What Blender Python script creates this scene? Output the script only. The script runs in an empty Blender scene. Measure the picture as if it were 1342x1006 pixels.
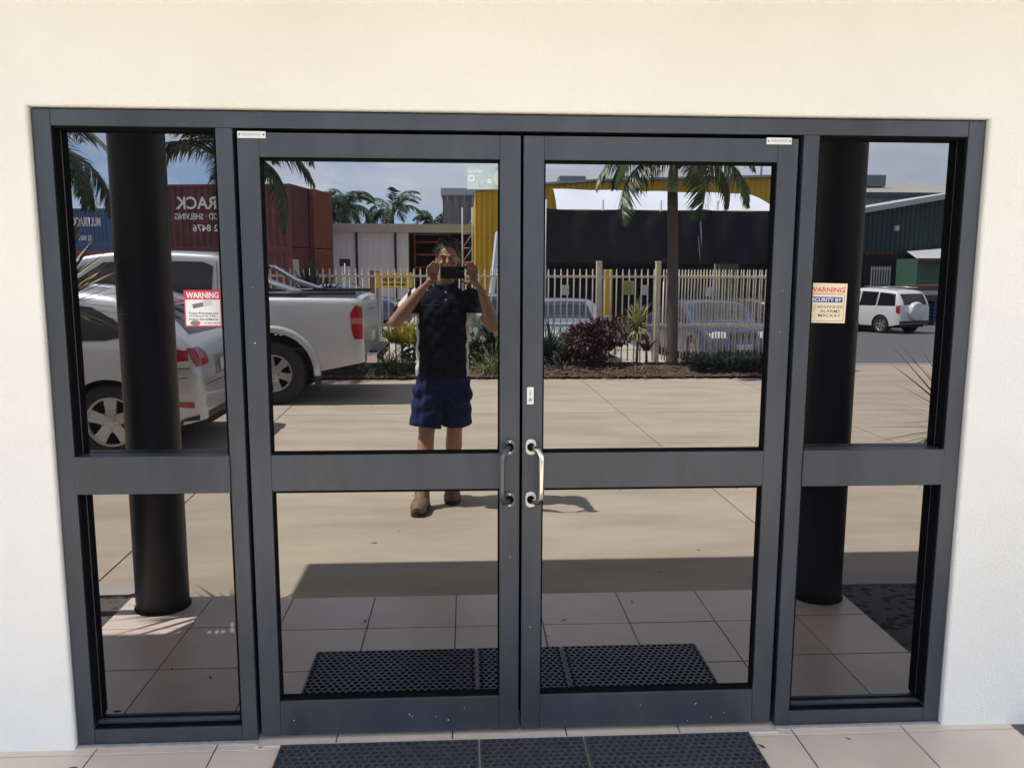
import bpy, bmesh, math, random
import numpy as np
from mathutils import Vector, Matrix
from mathutils.bvhtree import BVHTree
random.seed(7); np.random.seed(7)
PI = math.pi
S = bpy.context.scene
COL = S.collection

# ------------------------------------------------------------------ camera
F_PX, YAW, PITCH, ROLL = 1083.55, .0561169, .1404886, .0033972
CAM = Vector((-.18426, -2.67863, 1.61222))
_f = Vector((math.sin(YAW)*math.cos(PITCH), math.cos(YAW)*math.cos(PITCH), -math.sin(PITCH)))
_r = Vector((math.cos(YAW), -math.sin(YAW), 0)); _u = _r.cross(_f)
RIGHT = math.cos(ROLL)*_r + math.sin(ROLL)*_u
UP = -math.sin(ROLL)*_r + math.cos(ROLL)*_u
cd = bpy.data.cameras.new('camera'); cam = bpy.data.objects.new('camera', cd); COL.objects.link(cam)
cam.matrix_world = Matrix((( RIGHT.x, UP.x, -_f.x, CAM.x), (RIGHT.y, UP.y, -_f.y, CAM.y), (RIGHT.z, UP.z, -_f.z, CAM.z), (0,0,0,1)))
cd.sensor_fit = 'HORIZONTAL'; cd.sensor_width = 36; cd.lens = 36*F_PX/1342
cd.clip_start = .005; cd.clip_end = 3000
S.camera = cam

# ------------------------------------------------------------------ sky, sun, exposure
SUN_EL, SHADOW_AZ = math.radians(63.5), math.radians(-1.0)   # shadows run along +x, parallel to the facade
w = bpy.data.worlds.new('World'); S.world = w; w.use_nodes = True
nt = w.node_tree; nt.nodes.clear()
def N(t, **k):
    n = nt.nodes.new(t)
    for a, b in k.items(): setattr(n, a, b)
    return n
out = N('ShaderNodeOutputWorld'); bg = N('ShaderNodeBackground'); bg.inputs[1].default_value = .10
sky = N('ShaderNodeTexSky', sky_type='NISHITA', sun_disc=False)
sky.sun_elevation = SUN_EL; sky.sun_rotation = math.radians(-90); sky.dust_density = .1; sky.ozone_density = 4.0; sky.air_density = .75; sky.altitude = 1500
tc = N('ShaderNodeTexCoord'); mp = N('ShaderNodeMapping'); mp.inputs['Scale'].default_value = (1, 1, 2.6)
mp.inputs['Location'].default_value = (1.2, 2.6, .35)
no = N('ShaderNodeTexNoise'); no.inputs['Scale'].default_value = 2.6; no.inputs['Detail'].default_value = 9; no.inputs['Roughness'].default_value = .58
rp = N('ShaderNodeValToRGB'); rp.color_ramp.elements[0].position = .40; rp.color_ramp.elements[1].position = .54
no2 = N('ShaderNodeTexNoise'); no2.inputs['Scale'].default_value = 6.5; no2.inputs['Detail'].default_value = 6
cr2 = N('ShaderNodeMix', data_type='RGBA'); cr2.inputs['A'].default_value = (2.6, 3.0, 3.8, 1); cr2.inputs['B'].default_value = (10.0, 10.2, 10.5, 1)
mx = N('ShaderNodeMix', data_type='RGBA')
mul = N('ShaderNodeMath', operation='MULTIPLY'); mul.inputs[1].default_value = .8
L = nt.links.new
L(tc.outputs['Generated'], mp.inputs[0]); L(mp.outputs[0], no.inputs['Vector']); L(mp.outputs[0], no2.inputs['Vector'])
L(no.outputs['Fac'], rp.inputs[0]); L(rp.outputs[0], mul.inputs[0]); L(mul.outputs[0], mx.inputs['Factor'])
L(no2.outputs['Fac'], cr2.inputs['Factor']); L(sky.outputs[0], mx.inputs['A']); L(cr2.outputs['Result'], mx.inputs['B'])
L(mx.outputs['Result'], bg.inputs[0]); L(bg.outputs[0], out.inputs[0])
sl = bpy.data.lights.new('sun', 'SUN'); sl.energy = 4.6; sl.angle = math.radians(.53); sl.color = (1, .955, .885)
sun = bpy.data.objects.new('sun', sl); COL.objects.link(sun)
sd = Vector((math.cos(SUN_EL)*math.cos(SHADOW_AZ), math.cos(SUN_EL)*math.sin(SHADOW_AZ), -math.sin(SUN_EL)))
sun.rotation_euler = sd.to_track_quat('-Z', 'Y').to_euler(); sun.location = (-20, -10, 40)
S.view_settings.view_transform = 'Standard'; S.view_settings.look = 'None'; S.view_settings.gamma = 1
S.view_settings.exposure = 2.07
S.render.engine = 'CYCLES'; S.cycles.use_denoising = True
S.cycles.max_bounces = 8; S.cycles.diffuse_bounces = 4; S.cycles.glossy_bounces = 5; S.cycles.transparent_max_bounces = 12
S.cycles.caustics_reflective = False; S.cycles.caustics_refractive = False

# ------------------------------------------------------------------ photo pixel -> place
# what stands behind the photographer is seen in the glass: a pixel's ray is followed to depth Yv behind the glass,
# and the thing itself stands at the same depth in front of it
GL = .035                       # the glass plane
def ry(Yv): return 2*GL - Yv
def at(px, py, Yv):
    d = RIGHT*((px-671)/F_PX) - UP*((py-503)/F_PX) + _f
    t = (Yv - CAM.y)/d.y
    p = CAM + d*t
    return Vector((p.x, ry(Yv), p.z))

# ------------------------------------------------------------------ materials
MATS = {}
def M(name, col, rough=.5, metal=0., var=0., vscale=6., bump=0., bscale=80., coat=0., spec=.5, stretch=(1,1,1), orand=0., col2=None, c2scale=3., c2lo=.45, c2hi=.65, trans=0., emit=0.):
    if name in MATS: return MATS[name]
    m = bpy.data.materials.new(name); m.use_nodes = True; t = m.node_tree
    b = t.nodes['Principled BSDF']
    b.inputs['Base Color'].default_value = (*col, 1); b.inputs['Roughness'].default_value = rough
    b.inputs['Metallic'].default_value = metal; b.inputs['Coat Weight'].default_value = coat
    b.inputs['Coat Roughness'].default_value = .04; b.inputs['Specular IOR Level'].default_value = spec
    if trans: b.inputs['Transmission Weight'].default_value = trans
    k = t.links.new
    if var or bump or col2 or orand:
        c = t.nodes.new('ShaderNodeTexCoord'); mp = t.nodes.new('ShaderNodeMapping'); mp.inputs['Scale'].default_value = stretch
        k(c.outputs['Object'], mp.inputs[0])
    src = None
    if col2:
        n = t.nodes.new('ShaderNodeTexNoise'); n.inputs['Scale'].default_value = c2scale; n.inputs['Detail'].default_value = 6; k(mp.outputs[0], n.inputs['Vector'])
        r = t.nodes.new('ShaderNodeValToRGB'); r.color_ramp.elements[0].position = c2lo; r.color_ramp.elements[1].position = c2hi
        r.color_ramp.elements[0].color = (*col, 1); r.color_ramp.elements[1].color = (*col2, 1)
        k(n.outputs['Fac'], r.inputs[0]); src = r.outputs[0]
    if var or orand:
        mul = t.nodes.new('ShaderNodeMix'); mul.data_type = 'RGBA'; mul.blend_type = 'MULTIPLY'; mul.inputs['Factor'].default_value = 1
        if src: k(src, mul.inputs['A'])
        else: mul.inputs['A'].default_value = (*col, 1)
        fac = None
        if var:
            n = t.nodes.new('ShaderNodeTexNoise'); n.inputs['Scale'].default_value = vscale; n.inputs['Detail'].default_value = 8; n.inputs['Roughness'].default_value = .62
            k(mp.outputs[0], n.inputs['Vector'])
            mr = t.nodes.new('ShaderNodeMapRange'); mr.inputs[1].default_value = .25; mr.inputs[2].default_value = .75
            mr.inputs[3].default_value = 1-var; mr.inputs[4].default_value = 1+var; k(n.outputs['Fac'], mr.inputs[0]); fac = mr.outputs[0]
        if orand:
            oi = t.nodes.new('ShaderNodeObjectInfo'); mr = t.nodes.new('ShaderNodeMapRange')
            mr.inputs[3].default_value = 1-orand; mr.inputs[4].default_value = 1+orand; k(oi.outputs['Random'], mr.inputs[0])
            if fac:
                mm = t.nodes.new('ShaderNodeMath'); mm.operation = 'MULTIPLY'; k(fac, mm.inputs[0]); k(mr.outputs[0], mm.inputs[1]); fac = mm.outputs[0]
            else: fac = mr.outputs[0]
        k(fac, mul.inputs['B']); src = mul.outputs['Result']
    if src: k(src, b.inputs['Base Color'])
    if bump:
        n = t.nodes.new('ShaderNodeTexNoise'); n.inputs['Scale'].default_value = bscale; n.inputs['Detail'].default_value = 5; k(mp.outputs[0], n.inputs['Vector'])
        bp = t.nodes.new('ShaderNodeBump'); bp.inputs['Strength'].default_value = bump; bp.inputs['Distance'].default_value = .01
        k(n.outputs['Fac'], bp.inputs['Height']); k(bp.outputs[0], b.inputs['Normal'])
    if emit:
        b.inputs['Emission Color'].default_value = (*col, 1); b.inputs['Emission Strength'].default_value = emit
    MATS[name] = m; return m

# ------------------------------------------------------------------ mesh helpers
class MB:
    def __init__(s): s.v = []; s.f = []; s.sm = []
    def add(s, vs, fs, smooth=False):
        o = len(s.v); s.v += [tuple(q) for q in vs]; s.f += [tuple(i+o for i in f) for f in fs]; s.sm += [smooth]*len(fs); return s
    def box(s, x0, x1, y0, y1, z0, z1, M4=None):
        vs = [(x,y,z) for z in (z0,z1) for y in (y0,y1) for x in (x0,x1)]
        if M4 is not None: vs = [M4 @ Vector(q) for q in vs]
        return s.add(vs, [(0,2,3,1),(4,5,7,6),(0,1,5,4),(2,6,7,3),(0,4,6,2),(1,3,7,5)])
    def bbox(s, x0, x1, y0, y1, z0, z1, b=.003):
        bm = bmesh.new(); bmesh.ops.create_cube(bm, size=1)
        for q in bm.verts: q.co = Vector(((x0+x1)/2+q.co.x*(x1-x0), (y0+y1)/2+q.co.y*(y1-y0), (z0+z1)/2+q.co.z*(z1-z0)))
        bmesh.ops.bevel(bm, geom=bm.edges[:], offset=b, segments=2, profile=.6, affect='EDGES')
        bm.verts.index_update(); s.add([q.co[:] for q in bm.verts], [[q.index for q in f.verts] for f in bm.faces]); bm.free(); return s
    def tube(s, pts, rad, n=8, cap=True, flat=1., smooth=True):
        pts = [Vector(q) for q in pts]; rad = rad if hasattr(rad, '__len__') else [rad]*len(pts)
        vs, fs = [], []; up = None
        for i, q in enumerate(pts):
            t = (pts[min(i+1,len(pts)-1)] - pts[max(i-1,0)]).normalized()
            if up is None: up = Vector((0,0,1)) if abs(t.z) < .9 else Vector((0,1,0))
            a = t.cross(up).normalized(); b = a.cross(t).normalized(); up = b
            for k in range(n):
                an = 2*PI*k/n; vs.append(q + rad[i]*(math.cos(an)*a + flat*math.sin(an)*b))
        for i in range(len(pts)-1):
            for k in range(n):
                fs.append((i*n+k, i*n+(k+1)%n, (i+1)*n+(k+1)%n, (i+1)*n+k))
        s.add(vs, fs, smooth)
        if cap:
            o = len(s.v)-len(vs); s.f += [tuple(o+k for k in range(n))[::-1], tuple(o+(len(pts)-1)*n+k for k in range(n))]; s.sm += [False]*2
        return s
    def lathe(s, prof, n=32, axis='z', c=(0,0,0), smooth=True):
        vs, fs = [], []
        for r, h in prof:
            for k in range(n):
                a = 2*PI*k/n; u, v = r*math.cos(a), r*math.sin(a)
                p = (u,v,h) if axis == 'z' else ((u,h,v) if axis == 'y' else (h,u,v))
                vs.append((p[0]+c[0], p[1]+c[1], p[2]+c[2]))
        for i in range(len(prof)-1):
            for k in range(n): fs.append((i*n+k, i*n+(k+1)%n, (i+1)*n+(k+1)%n, (i+1)*n+k))
        return s.add(vs, fs, smooth)
    def ell(s, c, r, n=16, m=10):
        vs = [(c[0], c[1], c[2]-r[2])]; fs = []
        for i in range(1, m):
            a = -PI/2+PI*i/m
            for k in range(n): vs.append((c[0]+r[0]*math.cos(a)*math.cos(2*PI*k/n), c[1]+r[1]*math.cos(a)*math.sin(2*PI*k/n), c[2]+r[2]*math.sin(a)))
        vs.append((c[0], c[1], c[2]+r[2])); t = len(vs)-1
        for k in range(n): fs += [(0, 1+(k+1)%n, 1+k), (t, t-n+k, t-n+(k+1)%n)]
        for i in range(m-2):
            for k in range(n): fs.append((1+i*n+k, 1+i*n+(k+1)%n, 1+(i+1)*n+(k+1)%n, 1+(i+1)*n+k))
        return s.add(vs, fs, True)
    def prism(s, poly, axis, a, b):
        n = len(poly)
        def P(q, h): return (h, q[0], q[1]) if axis == 'x' else ((q[0], h, q[1]) if axis == 'y' else (q[0], q[1], h))
        vs = [P(q, a) for q in poly] + [P(q, b) for q in poly]
        fs = [tuple(range(n)), tuple(range(2*n-1, n-1, -1))] + [(i, n+i, n+(i+1)%n, (i+1)%n) for i in range(n)]
        return s.add(vs, fs)
    def blade(s, base, d, length, width, droop, seg=4, fold=.0, tip=0.):
        base = Vector(base); d = Vector(d).normalized(); side = d.cross(Vector((0,0,1)))
        side = side.normalized() if side.length > 1e-3 else Vector((1,0,0))
        vs, fs = [], []; p = base.copy(); st = length/seg
        for i in range(seg+1):
            t = i/seg; wv = width*(.55+1.2*t if t < .35 else (1-t)/.65*.97+tip)*.5
            vs += [p-side*wv, p+side*wv]
            d = (d + Vector((0,0,-droop/seg))).normalized(); p = p + d*st
        for i in range(seg): fs.append((2*i, 2*i+1, 2*i+3, 2*i+2))
        return s.add(vs, fs, True)
    def mesh(s, name, mat, fix=True):
        me = bpy.data.meshes.new(name); me.from_pydata(s.v, [], s.f)
        for mm in (mat if isinstance(mat, (list, tuple)) else [mat]): me.materials.append(mm)
        me.polygons.foreach_set('use_smooth', s.sm)
        if fix:
            bm = bmesh.new(); bm.from_mesh(me); bmesh.ops.recalc_face_normals(bm, faces=bm.faces); bm.to_mesh(me); bm.free()
        me.update(); return me
    def build(s, name, mat, parent=None, fix=True, loc=None, rz=0):
        return link(name, s.mesh(name, mat, fix), parent, loc, rz)
def link(name, data, parent=None, loc=None, rz=0):
    o = bpy.data.objects.new(name, data); COL.objects.link(o)
    if parent: o.parent = parent
    if loc is not None: o.location = loc
    if rz: o.rotation_euler.z = rz
    return o
def thing(name, label, cat, loc=(0,0,0), rz=0, group=None):
    o = link(name, None, None, loc, rz); return tag(o, label, cat, group)
def tag(o, label, cat, group=None):
    o['label'] = label; o['category'] = cat
    if group: o['group'] = group
    return o
def struct(o): o['kind'] = 'structure'; return o
def stuff(o): o['kind'] = 'stuff'; return o
def copy_tree(o, parent=None):
    c = o.copy(); COL.objects.link(c); c.parent = parent
    for ch in list(o.children): copy_tree(ch, c)
    return c
def autosmooth(o, ang=35):
    me = o.data; bm = bmesh.new(); bm.from_mesh(me)
    for f in bm.faces: f.smooth = True
    for e in bm.edges:
        e.smooth = not (len(e.link_faces) == 2 and e.calc_face_angle(0) > math.radians(ang))
    bm.to_mesh(me); bm.free(); return o
WORK = bpy.data.scenes.new('work')                            # scratch scene, removed at the end
def evaluated(data, mods=()):
    ob = bpy.data.objects.new('tmp', data); WORK.collection.objects.link(ob)
    for kind, props in mods:
        md = ob.modifiers.new(kind, kind)
        for a, b_ in props.items(): setattr(md, a, b_)
    with bpy.context.temp_override(scene=WORK, view_layer=WORK.view_layers[0]):
        dg = bpy.context.evaluated_depsgraph_get(); dg.update()
    me = bpy.data.meshes.new_from_object(ob.evaluated_get(dg)); bpy.data.objects.remove(ob); return me
def text(name, s, h, loc, mat, parent=None, rz=0, width=None, bold=0., align='CENTER', tilt=0):
    cu = bpy.data.curves.new(name, 'FONT'); cu.body = s; cu.size = 1; cu.align_x = align; cu.align_y = 'CENTER'; cu.offset = bold; cu.resolution_u = 3
    me = evaluated(cu)
    xs = [v.co.x for v in me.vertices]; ys = [v.co.y for v in me.vertices]
    sy = h/(max(ys)-min(ys)); sx = width/(max(xs)-min(xs)) if width else sy
    cx = (max(xs)+min(xs))/2 if align == 'CENTER' else (min(xs) if align == 'LEFT' else max(xs)); cy = (max(ys)+min(ys))/2
    for v in me.vertices: v.co = Vector(((v.co.x-cx)*sx, 0, (v.co.y-cy)*sy))
    me.materials.clear(); me.materials.append(mat)
    o = link(name, me, parent, loc); o.rotation_euler = (0, tilt, rz); return o
# ================================================================== the entrance: building, floor, shopfront
m_wall = M('render_wall', (.82,.815,.765), .85, var=.035, vscale=1.6, bump=.36, bscale=130, col2=(.795,.785,.73), c2scale=.9)
m_soffit = M('soffit', (.78,.76,.72), .8, var=.03)
m_frame = M('charcoal_powdercoat', (.037,.044,.057), .36, var=.28, vscale=7, bump=.04, bscale=300, stretch=(1,1,.3), col2=(.052,.058,.068), c2scale=4, c2lo=.5, c2hi=.75)
m_column = M('charcoal_column', (.016,.016,.020), .5, var=.1, vscale=3)
m_dark = M('dark_bead_and_shade', (.004,.004,.005), .8, spec=.08)  # black of beads and rings; also stands for shade in reveals and gaps
m_tile = M('pinkish_floor_tile', (.70,.585,.49), .34, var=.07, vscale=5, bump=.05, bscale=150, orand=.045, col2=(.64,.545,.46), c2scale=2.2)
m_grout = M('grout', (.10,.088,.08), .9, var=.2)
m_sealant = M('grey_sealant', (.30,.31,.32), .7, var=.25, vscale=30)
m_chrome = M('satin_steel', (.62,.60,.56), .22, metal=1., var=.1, vscale=40)
m_plate = M('aluminium_plate', (.72,.71,.68), .38, metal=.35, var=.06, vscale=60)
m_rubber = M('black_rubber', (.058,.062,.074), .34, var=.3, vscale=30)
m_white = M('white_print', (.80,.79,.77), .5)
m_black = M('black_print', (.012,.012,.013), .5)

# mirror-tinted glazing: a dark pane whose coating mirrors about a sixth of the light, more at a slant
gm = bpy.data.materials.new('reflective_tinted_glass'); gm.use_nodes = True; t = gm.node_tree; t.nodes.clear()
go = t.nodes.new('ShaderNodeOutputMaterial'); gg = t.nodes.new('ShaderNodeBsdfGlossy'); gg.inputs['Roughness'].default_value = 0
gd = t.nodes.new('ShaderNodeBsdfDiffuse'); gd.inputs['Color'].default_value = (.003,.003,.004,1)
ga = t.nodes.new('ShaderNodeAddShader'); lw = t.nodes.new('ShaderNodeFresnel'); lw.inputs[0].default_value = 1.45
mr = t.nodes.new('ShaderNodeMapRange'); mr.inputs[1].default_value = .03; mr.inputs[2].default_value = 1; mr.inputs[3].default_value = .192; mr.inputs[4].default_value = .95
cm = t.nodes.new('ShaderNodeMix'); cm.data_type = 'RGBA'; cm.inputs['A'].default_value = (0,0,0,1); cm.inputs['B'].default_value = (.97,.96,1.0,1)
t.links.new(lw.outputs[0], mr.inputs[0]); t.links.new(mr.outputs[0], cm.inputs['Factor']); t.links.new(cm.outputs['Result'], gg.inputs['Color'])
t.links.new(gg.outputs[0], ga.inputs[0]); t.links.new(gd.outputs[0], ga.inputs[1]); t.links.new(ga.outputs[0], go.inputs[0])
m_glass = gm
m_glass_side = gm.copy(); m_glass_side.name = 'reflective_tinted_glass_side'
for n_ in m_glass_side.node_tree.nodes:
    if n_.type == 'MAP_RANGE': n_.inputs[3].default_value = .162
m_strip = M('edge_strip_grey', (.10,.10,.10), .5)

WF = -.018                                             # wall face
b = thing('office_building', 'cream rendered office building around the charcoal glazed entrance', 'building')
HD = 2.084
def wall_panel():
    m = MB(); D = .22
    ol, orr, ot = -1.504, 1.504, HD+.004
    # front face with the opening, its reveals and the outer sides
    xs = [-9, ol, orr, 9]
    r = .007
    for a, c_ in ((-9, ol), (ol, orr), (orr, 9)):
        m.box(a, c_, WF, D, ot, 5.2)
        if a != ol: m.box(a, c_, WF, D, -.05, ot)
    return m
o = wall_panel().build('wall', m_wall, b)
bm = bmesh.new(); bm.from_mesh(o.data); bmesh.ops.remove_doubles(bm, verts=bm.verts, dist=1e-5)
dele = [f for f in bm.faces if (abs(abs(f.calc_center_median().x)-1.504) < 1e-4 and f.calc_center_median().z > HD+.1) or (abs(f.calc_center_median().z-HD-.004) < 1e-4 and abs(f.calc_center_median().x) > 1.51)]
bmesh.ops.delete(bm, geom=dele, context='FACES')
ed = [e for e in bm.edges if all(abs(q.co.y-WF) < 1e-4 for q in e.verts) and all(abs(q.co.x) < 1.51 for q in e.verts) and all(q.co.z < HD+.01 for q in e.verts)]
bmesh.ops.bevel(bm, geom=ed, offset=.009, segments=3, profile=.5, affect='EDGES'); bm.to_mesh(o.data); bm.free()
MB().box(-1.7, 1.7, .16, .2, -.05, 2.2).build('black_backing', m_dark, b)  # black sheet added behind the opening so gaps show an unlit inside
MB().box(-9, 9, .22, 10, 5.0, 5.15).build('roof', m_soffit, b)
MB().box(-9, -2.554, -.745, WF-.001, 2.93, 3.30).build('eave', m_soffit, b); MB().box(2.609, 9, -.745, WF-.001, 2.93, 3.30).build('eave', m_soffit, b)
can = MB().box(-2.545, 2.6, -1.77, WF-.001, 2.92, 3.32).build('canopy', m_soffit, b)
MB().box(-2.552, 2.607, -1.778, -1.771, 2.90, 3.36).box(-2.552, -2.546, -1.77, WF-.002, 2.90, 3.36).box(2.601, 2.607, -1.77, WF-.002, 2.90, 3.36).build('canopy_fascia', m_frame, b)

# ---- columns
for i, (cx, cy, lab) in enumerate(((-1.638, ry(1.155), 'dark charcoal round column beside the spiky yellow plant and mulch bed'), (1.550, ry(1.135), 'dark charcoal round column beside the black pebble bed'))):
    c = thing('support_column', lab, 'column', (cx, cy, 0))
    MB().lathe([(.0,0),(.120,0),(.120,2.921)], 48).build('shaft', m_column, c)
    MB().lathe([(.127,0.001),(.127,.010),(.121,.014)], 48).build('base_ring', m_dark, c)

# ---- tiled floor (pieces set into a grout bed)
fl = struct(MB().box(-2.1, 2.1, ry(1.262), .2, -.12, -.004).build('tiled_floor', m_grout))
TX = [-.237+.3985*k for k in range(-5, 7)]; TY = [-(.05+.39*k) for k in range(-1, 4)]
BEDL = [(-1.83, 1.262), (-1.83, .35)]
cache = {}
for i in range(len(TX)-1):
    for j in range(len(TY)-1):
        x0, x1 = TX[i]+.0025, TX[i+1]-.0025; y1, y0 = TY[j]-.0025, TY[j+1]+.0025
        y0 = max(y0, ry(1.262)); x0 = max(x0, -1.83); x1 = min(x1, 1.69 if y1 < -.3 else 1.78)
        if x1-x0 < .05 or y1-y0 < .03: continue
        MB().bbox(x0, x1, y0, y1, -.03, random.uniform(-.0006, .0006), .0022).build('tile', m_tile, fl)
# sealant line along the foot of frame and wall
MB().box(-1.52, -.90, -.012, .0, -.003, .006).build('sealant_bead', m_sealant, fl)
MB().box(.90, 1.52, -.012, .0, -.003, .006).build('sealant_bead', m_sealant, fl)
MB().box(-.905, .905, -.034, -.026, -.003, .005).build('threshold_strip', m_plate, fl)

# ---- shopfront frame with side lights
fr = thing('shopfront_frame', 'charcoal aluminium shopfront frame with two tall mirrored side lights', 'window frame')
B = lambda name, *a, mat=m_frame, par=fr, bev=.0025: MB().bbox(*a, bev).build(name, mat, par)
FD = .10
B('jamb', -1.5, -1.445, 0, FD, 0.006, HD); B('jamb', 1.445, 1.5, 0, FD, .006, HD)
B('head', -1.444, 1.444, .0005, FD, 2.034, HD)
B('mullion', -.953, -.902, 0, FD, .006, 2.0335); B('mullion', .902, .953, 0, FD, .006, 2.0335)
for s, a, c in ((-1, -1.4445, -.9535), (1, .9535, 1.4445)):
    B('sill', a, c, .0015, FD, .006, .058); B('sill_bead', a, c, .030, .046, .0585, .076); MB().box(a, c, .008, .0295, .0585, .064).build('sill_slot', m_dark, fr)
    B('transom', a+.0005, c-.0005, -.004, .07, .877, 1.002)
    GY = .05
    B('glass_pane', a, c, GY, GY+.006, 1.0025, 2.0335, mat=m_glass_side, bev=.0004)
    B('glass_pane', a, c, GY, GY+.006, .0785, .8765, mat=m_glass_side, bev=.0004)
    for x in (a, c-.006): MB().box(x, x+.005, .003, .0485, .079, 2.0334).build('reveal_shade', m_dark, fr); MB().box(x-.0005, x+.0065, .0486, .0495, .079, 2.0334).build('edge_strip', m_strip, fr)  # black linings paint the frame's shaded inner faces dark
    MB().box(a, c, .003, .0495, 2.0275, 2.0334).build('reveal_shade', m_dark, fr)

# ---- door leaves
def door(side):
    d = thing('entrance_door', 'mirrored glass entrance door leaf with ' + ('dull dark grey pull handle and small blue film label' if side < 0 else 'bright steel pull handle and lock cylinder plate'), 'door')
    xi, xo = (.001, .886) if side > 0 else (-.008, -.889)     # meeting edge, hinge edge
    lo, hi = min(xi, xo), max(xi, xo)
    y0, y1 = .004, .05
    si = .066; so = .066
    gl = (lo+(so if side < 0 else si), hi-(si if side < 0 else so))
    BB = lambda n, a, c, z0, z1, dy=0.: MB().bbox(a, c, y0+dy, y1-dy, z0, z1, .002).build(n, m_frame, d)
    BB('stile', lo, gl[0], .018, 2.022); BB('stile', gl[1], hi, .018, 2.022)
    BB('top_rail', gl[0]+.0004, gl[1]-.0004, 1.948, 2.022, .0006); BB('mid_rail', gl[0]+.0004, gl[1]-.0004, .879, 1.0, .0006); BB('bottom_rail', gl[0]+.0004, gl[1]-.0004, .018, .142, .0006)
    for z0, z1 in ((1.0, 1.948), (.142, .879)):
        MB().box(gl[0], gl[1], .0275, .0335, z0-.002, z1+.002).build('glass_pane', m_glass, d)
        f = MB()                                              # glazing bead
        for q in ((gl[0]+.0003, gl[0]+.005, z0+.0003, z1-.0003), (gl[1]-.005, gl[1]-.0003, z0+.0003, z1-.0003), (gl[0]+.0055, gl[1]-.0055, z0+.0003, z0+.006), (gl[0]+.0055, gl[1]-.0055, z1-.008, z1-.0003)):
            f.box(q[0], q[1], .011, .0272, q[2], q[3])
        f.build('glazing_bead', m_dark, d)
    # pull handle: bent bar on two oblong roses
    hx = .030 if side > 0 else -.040; hz0, hz1 = .843, 1.022
    ms = m_chrome if side > 0 else MATS.get('worn_charcoal_steel') or M('worn_charcoal_steel', (.10,.105,.115), .3, metal=.6, var=.2, vscale=40)
    off = .030 if side > 0 else -.028
    pts = [(hx, -.002, hz1), (hx+.012*side, -.034, hz1), (hx+off*.75, -.050, hz1-.004), (hx+off, -.058, hz1-.022), (hx+off, -.060, hz1-.045),
           (hx+off, -.060, hz0+.045), (hx+off, -.058, hz0+.022), (hx+off*.75, -.050, hz0+.004), (hx+.012*side, -.034, hz0), (hx, -.002, hz0)]
    h = MB().tube(pts, .0095, 12).build('pull_handle', ms, d)
    for z in (hz0, hz1):
        mm = MB(); pr = []
        for k in range(24):
            a = 2*PI*k/24; pr.append((hx+.0175*math.copysign(abs(math.cos(a))**.7, math.cos(a)), z+.026*math.copysign(abs(math.sin(a))**.7, math.sin(a))))
        mm.prism(pr, 'y', -.003, .0035); mm.build('rose', M('rose_steel', (.66,.62,.54), .42, metal=.4, var=.2, vscale=60) if side > 0 else ms, h)
        MB().tube([(hx, -.0032, z), (hx+.003*side, -.018, z)], [.0135, .0115], 14).build('collar', m_dark, h)
        for dz in (-.019, .019): MB().tube([(hx, -.0031, z+dz), (hx, -.0045, z+dz)], .0035, 8).build('screw', m_plate, h)
    if side > 0:
        lk = MB().bbox(.0155, .0375, -.003, .0035, 1.165, 1.222, .0014).build('lock_plate', m_plate, d)
        MB().tube([(.0265, -.0031, 1.181), (.0265, -.006, 1.181)], .0058, 12).build('key_cylinder', M('cylinder_brass', (.35,.32,.27), .35, metal=.8), lk)
        MB().box(.0235, .0295, -.0042, -.0031, 1.195, 1.213).build('badge', M('badge_grey', (.42,.42,.42), .5), lk)
    # pivot maker's plate on the hinge corner
    px0, px1 = (.780, .862) if side > 0 else (-.886, -.800)
    pz = 2.0145
    pl = MB().bbox(px0, px1, .0005, .0035, pz-.011, pz+.010, .0006).build('makers_plate', m_plate, d)
    for x in (px0+.006, px1-.006): MB().tube([(x, .0004, pz), (x, -.0008, pz)], .0025, 8).build('rivet', m_black, pl)
    mm = MB()
    for k in range(9): mm.box(px0+.015+k*.0062, px0+.0185+k*.0062, -.0002, .0004, pz-.003, pz+.0035)
    mm.build('stamped_mark', M('stamp_grey', (.42,.41,.39), .5), pl)
    # nicks in the coating of the bottom rail and stile
    for k in range(9):
        x = random.uniform(lo+.01, hi-.01); z = random.uniform(.03, .13)
        if k > 5: x = random.choice((lo+.03, hi-.03)); z = random.uniform(.15, 1.6)
        r = random.uniform(.0010, .0022)
        MB().tube([(x, y0-.0003, z), (x, y0+.002, z)], r, 6).build('paint_chip', m_white, d)
    return d
dl = door(-1); dr = door(1)

# ---- stickers on the glass
m_stick = M('sticker_white', (.82,.80,.80), .45); m_red = M('sticker_red', (.62,.035,.06), .45)
GY = .0495
def atf(px, py, y=GY):                                        # pixel -> point on the facade
    d = RIGHT*((px-671)/F_PX) - UP*((py-503)/F_PX) + _f; p = CAM + d*((y-CAM.y)/d.y); return p
p0, p1 = atf(240.5, 380), atf(291.5, 428)
x0, x1, z1, z0 = p0.x, min(p1.x, -.9565), p0.z, p1.z; W = x1-x0; H = z1-z0; cx = (x0+x1)/2
st = thing('warning_sticker', 'red and white video surveillance warning sticker with camera picture', 'sticker', (cx, GY, (z0+z1)/2))
MB().box(-W/2, W/2, -.0008, 0, -H/2, H/2).build('red_border', m_red, st)
MB().box(-W/2+.004, W/2-.004, -.0012, -.0009, -H/2+.004, H/2*.48).build('white_panel', m_stick, st)
text('lettering', 'WARNING', H*.17, (0, -.0013, H*.36), m_stick, st, width=W*.88, bold=.03)
for k, s_ in enumerate(('These Premises are', 'Protected by 24hr', 'Video Surveillance')):
    text('lettering', s_, H*.062, (0, -.0014, -H*(.13+.082*k)), m_black, st, width=W*(.80, .72, .78)[k], bold=.02)
mm = MB(); R4 = Matrix.Rotation(-.22, 4, 'Y')                  # printed camera
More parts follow.
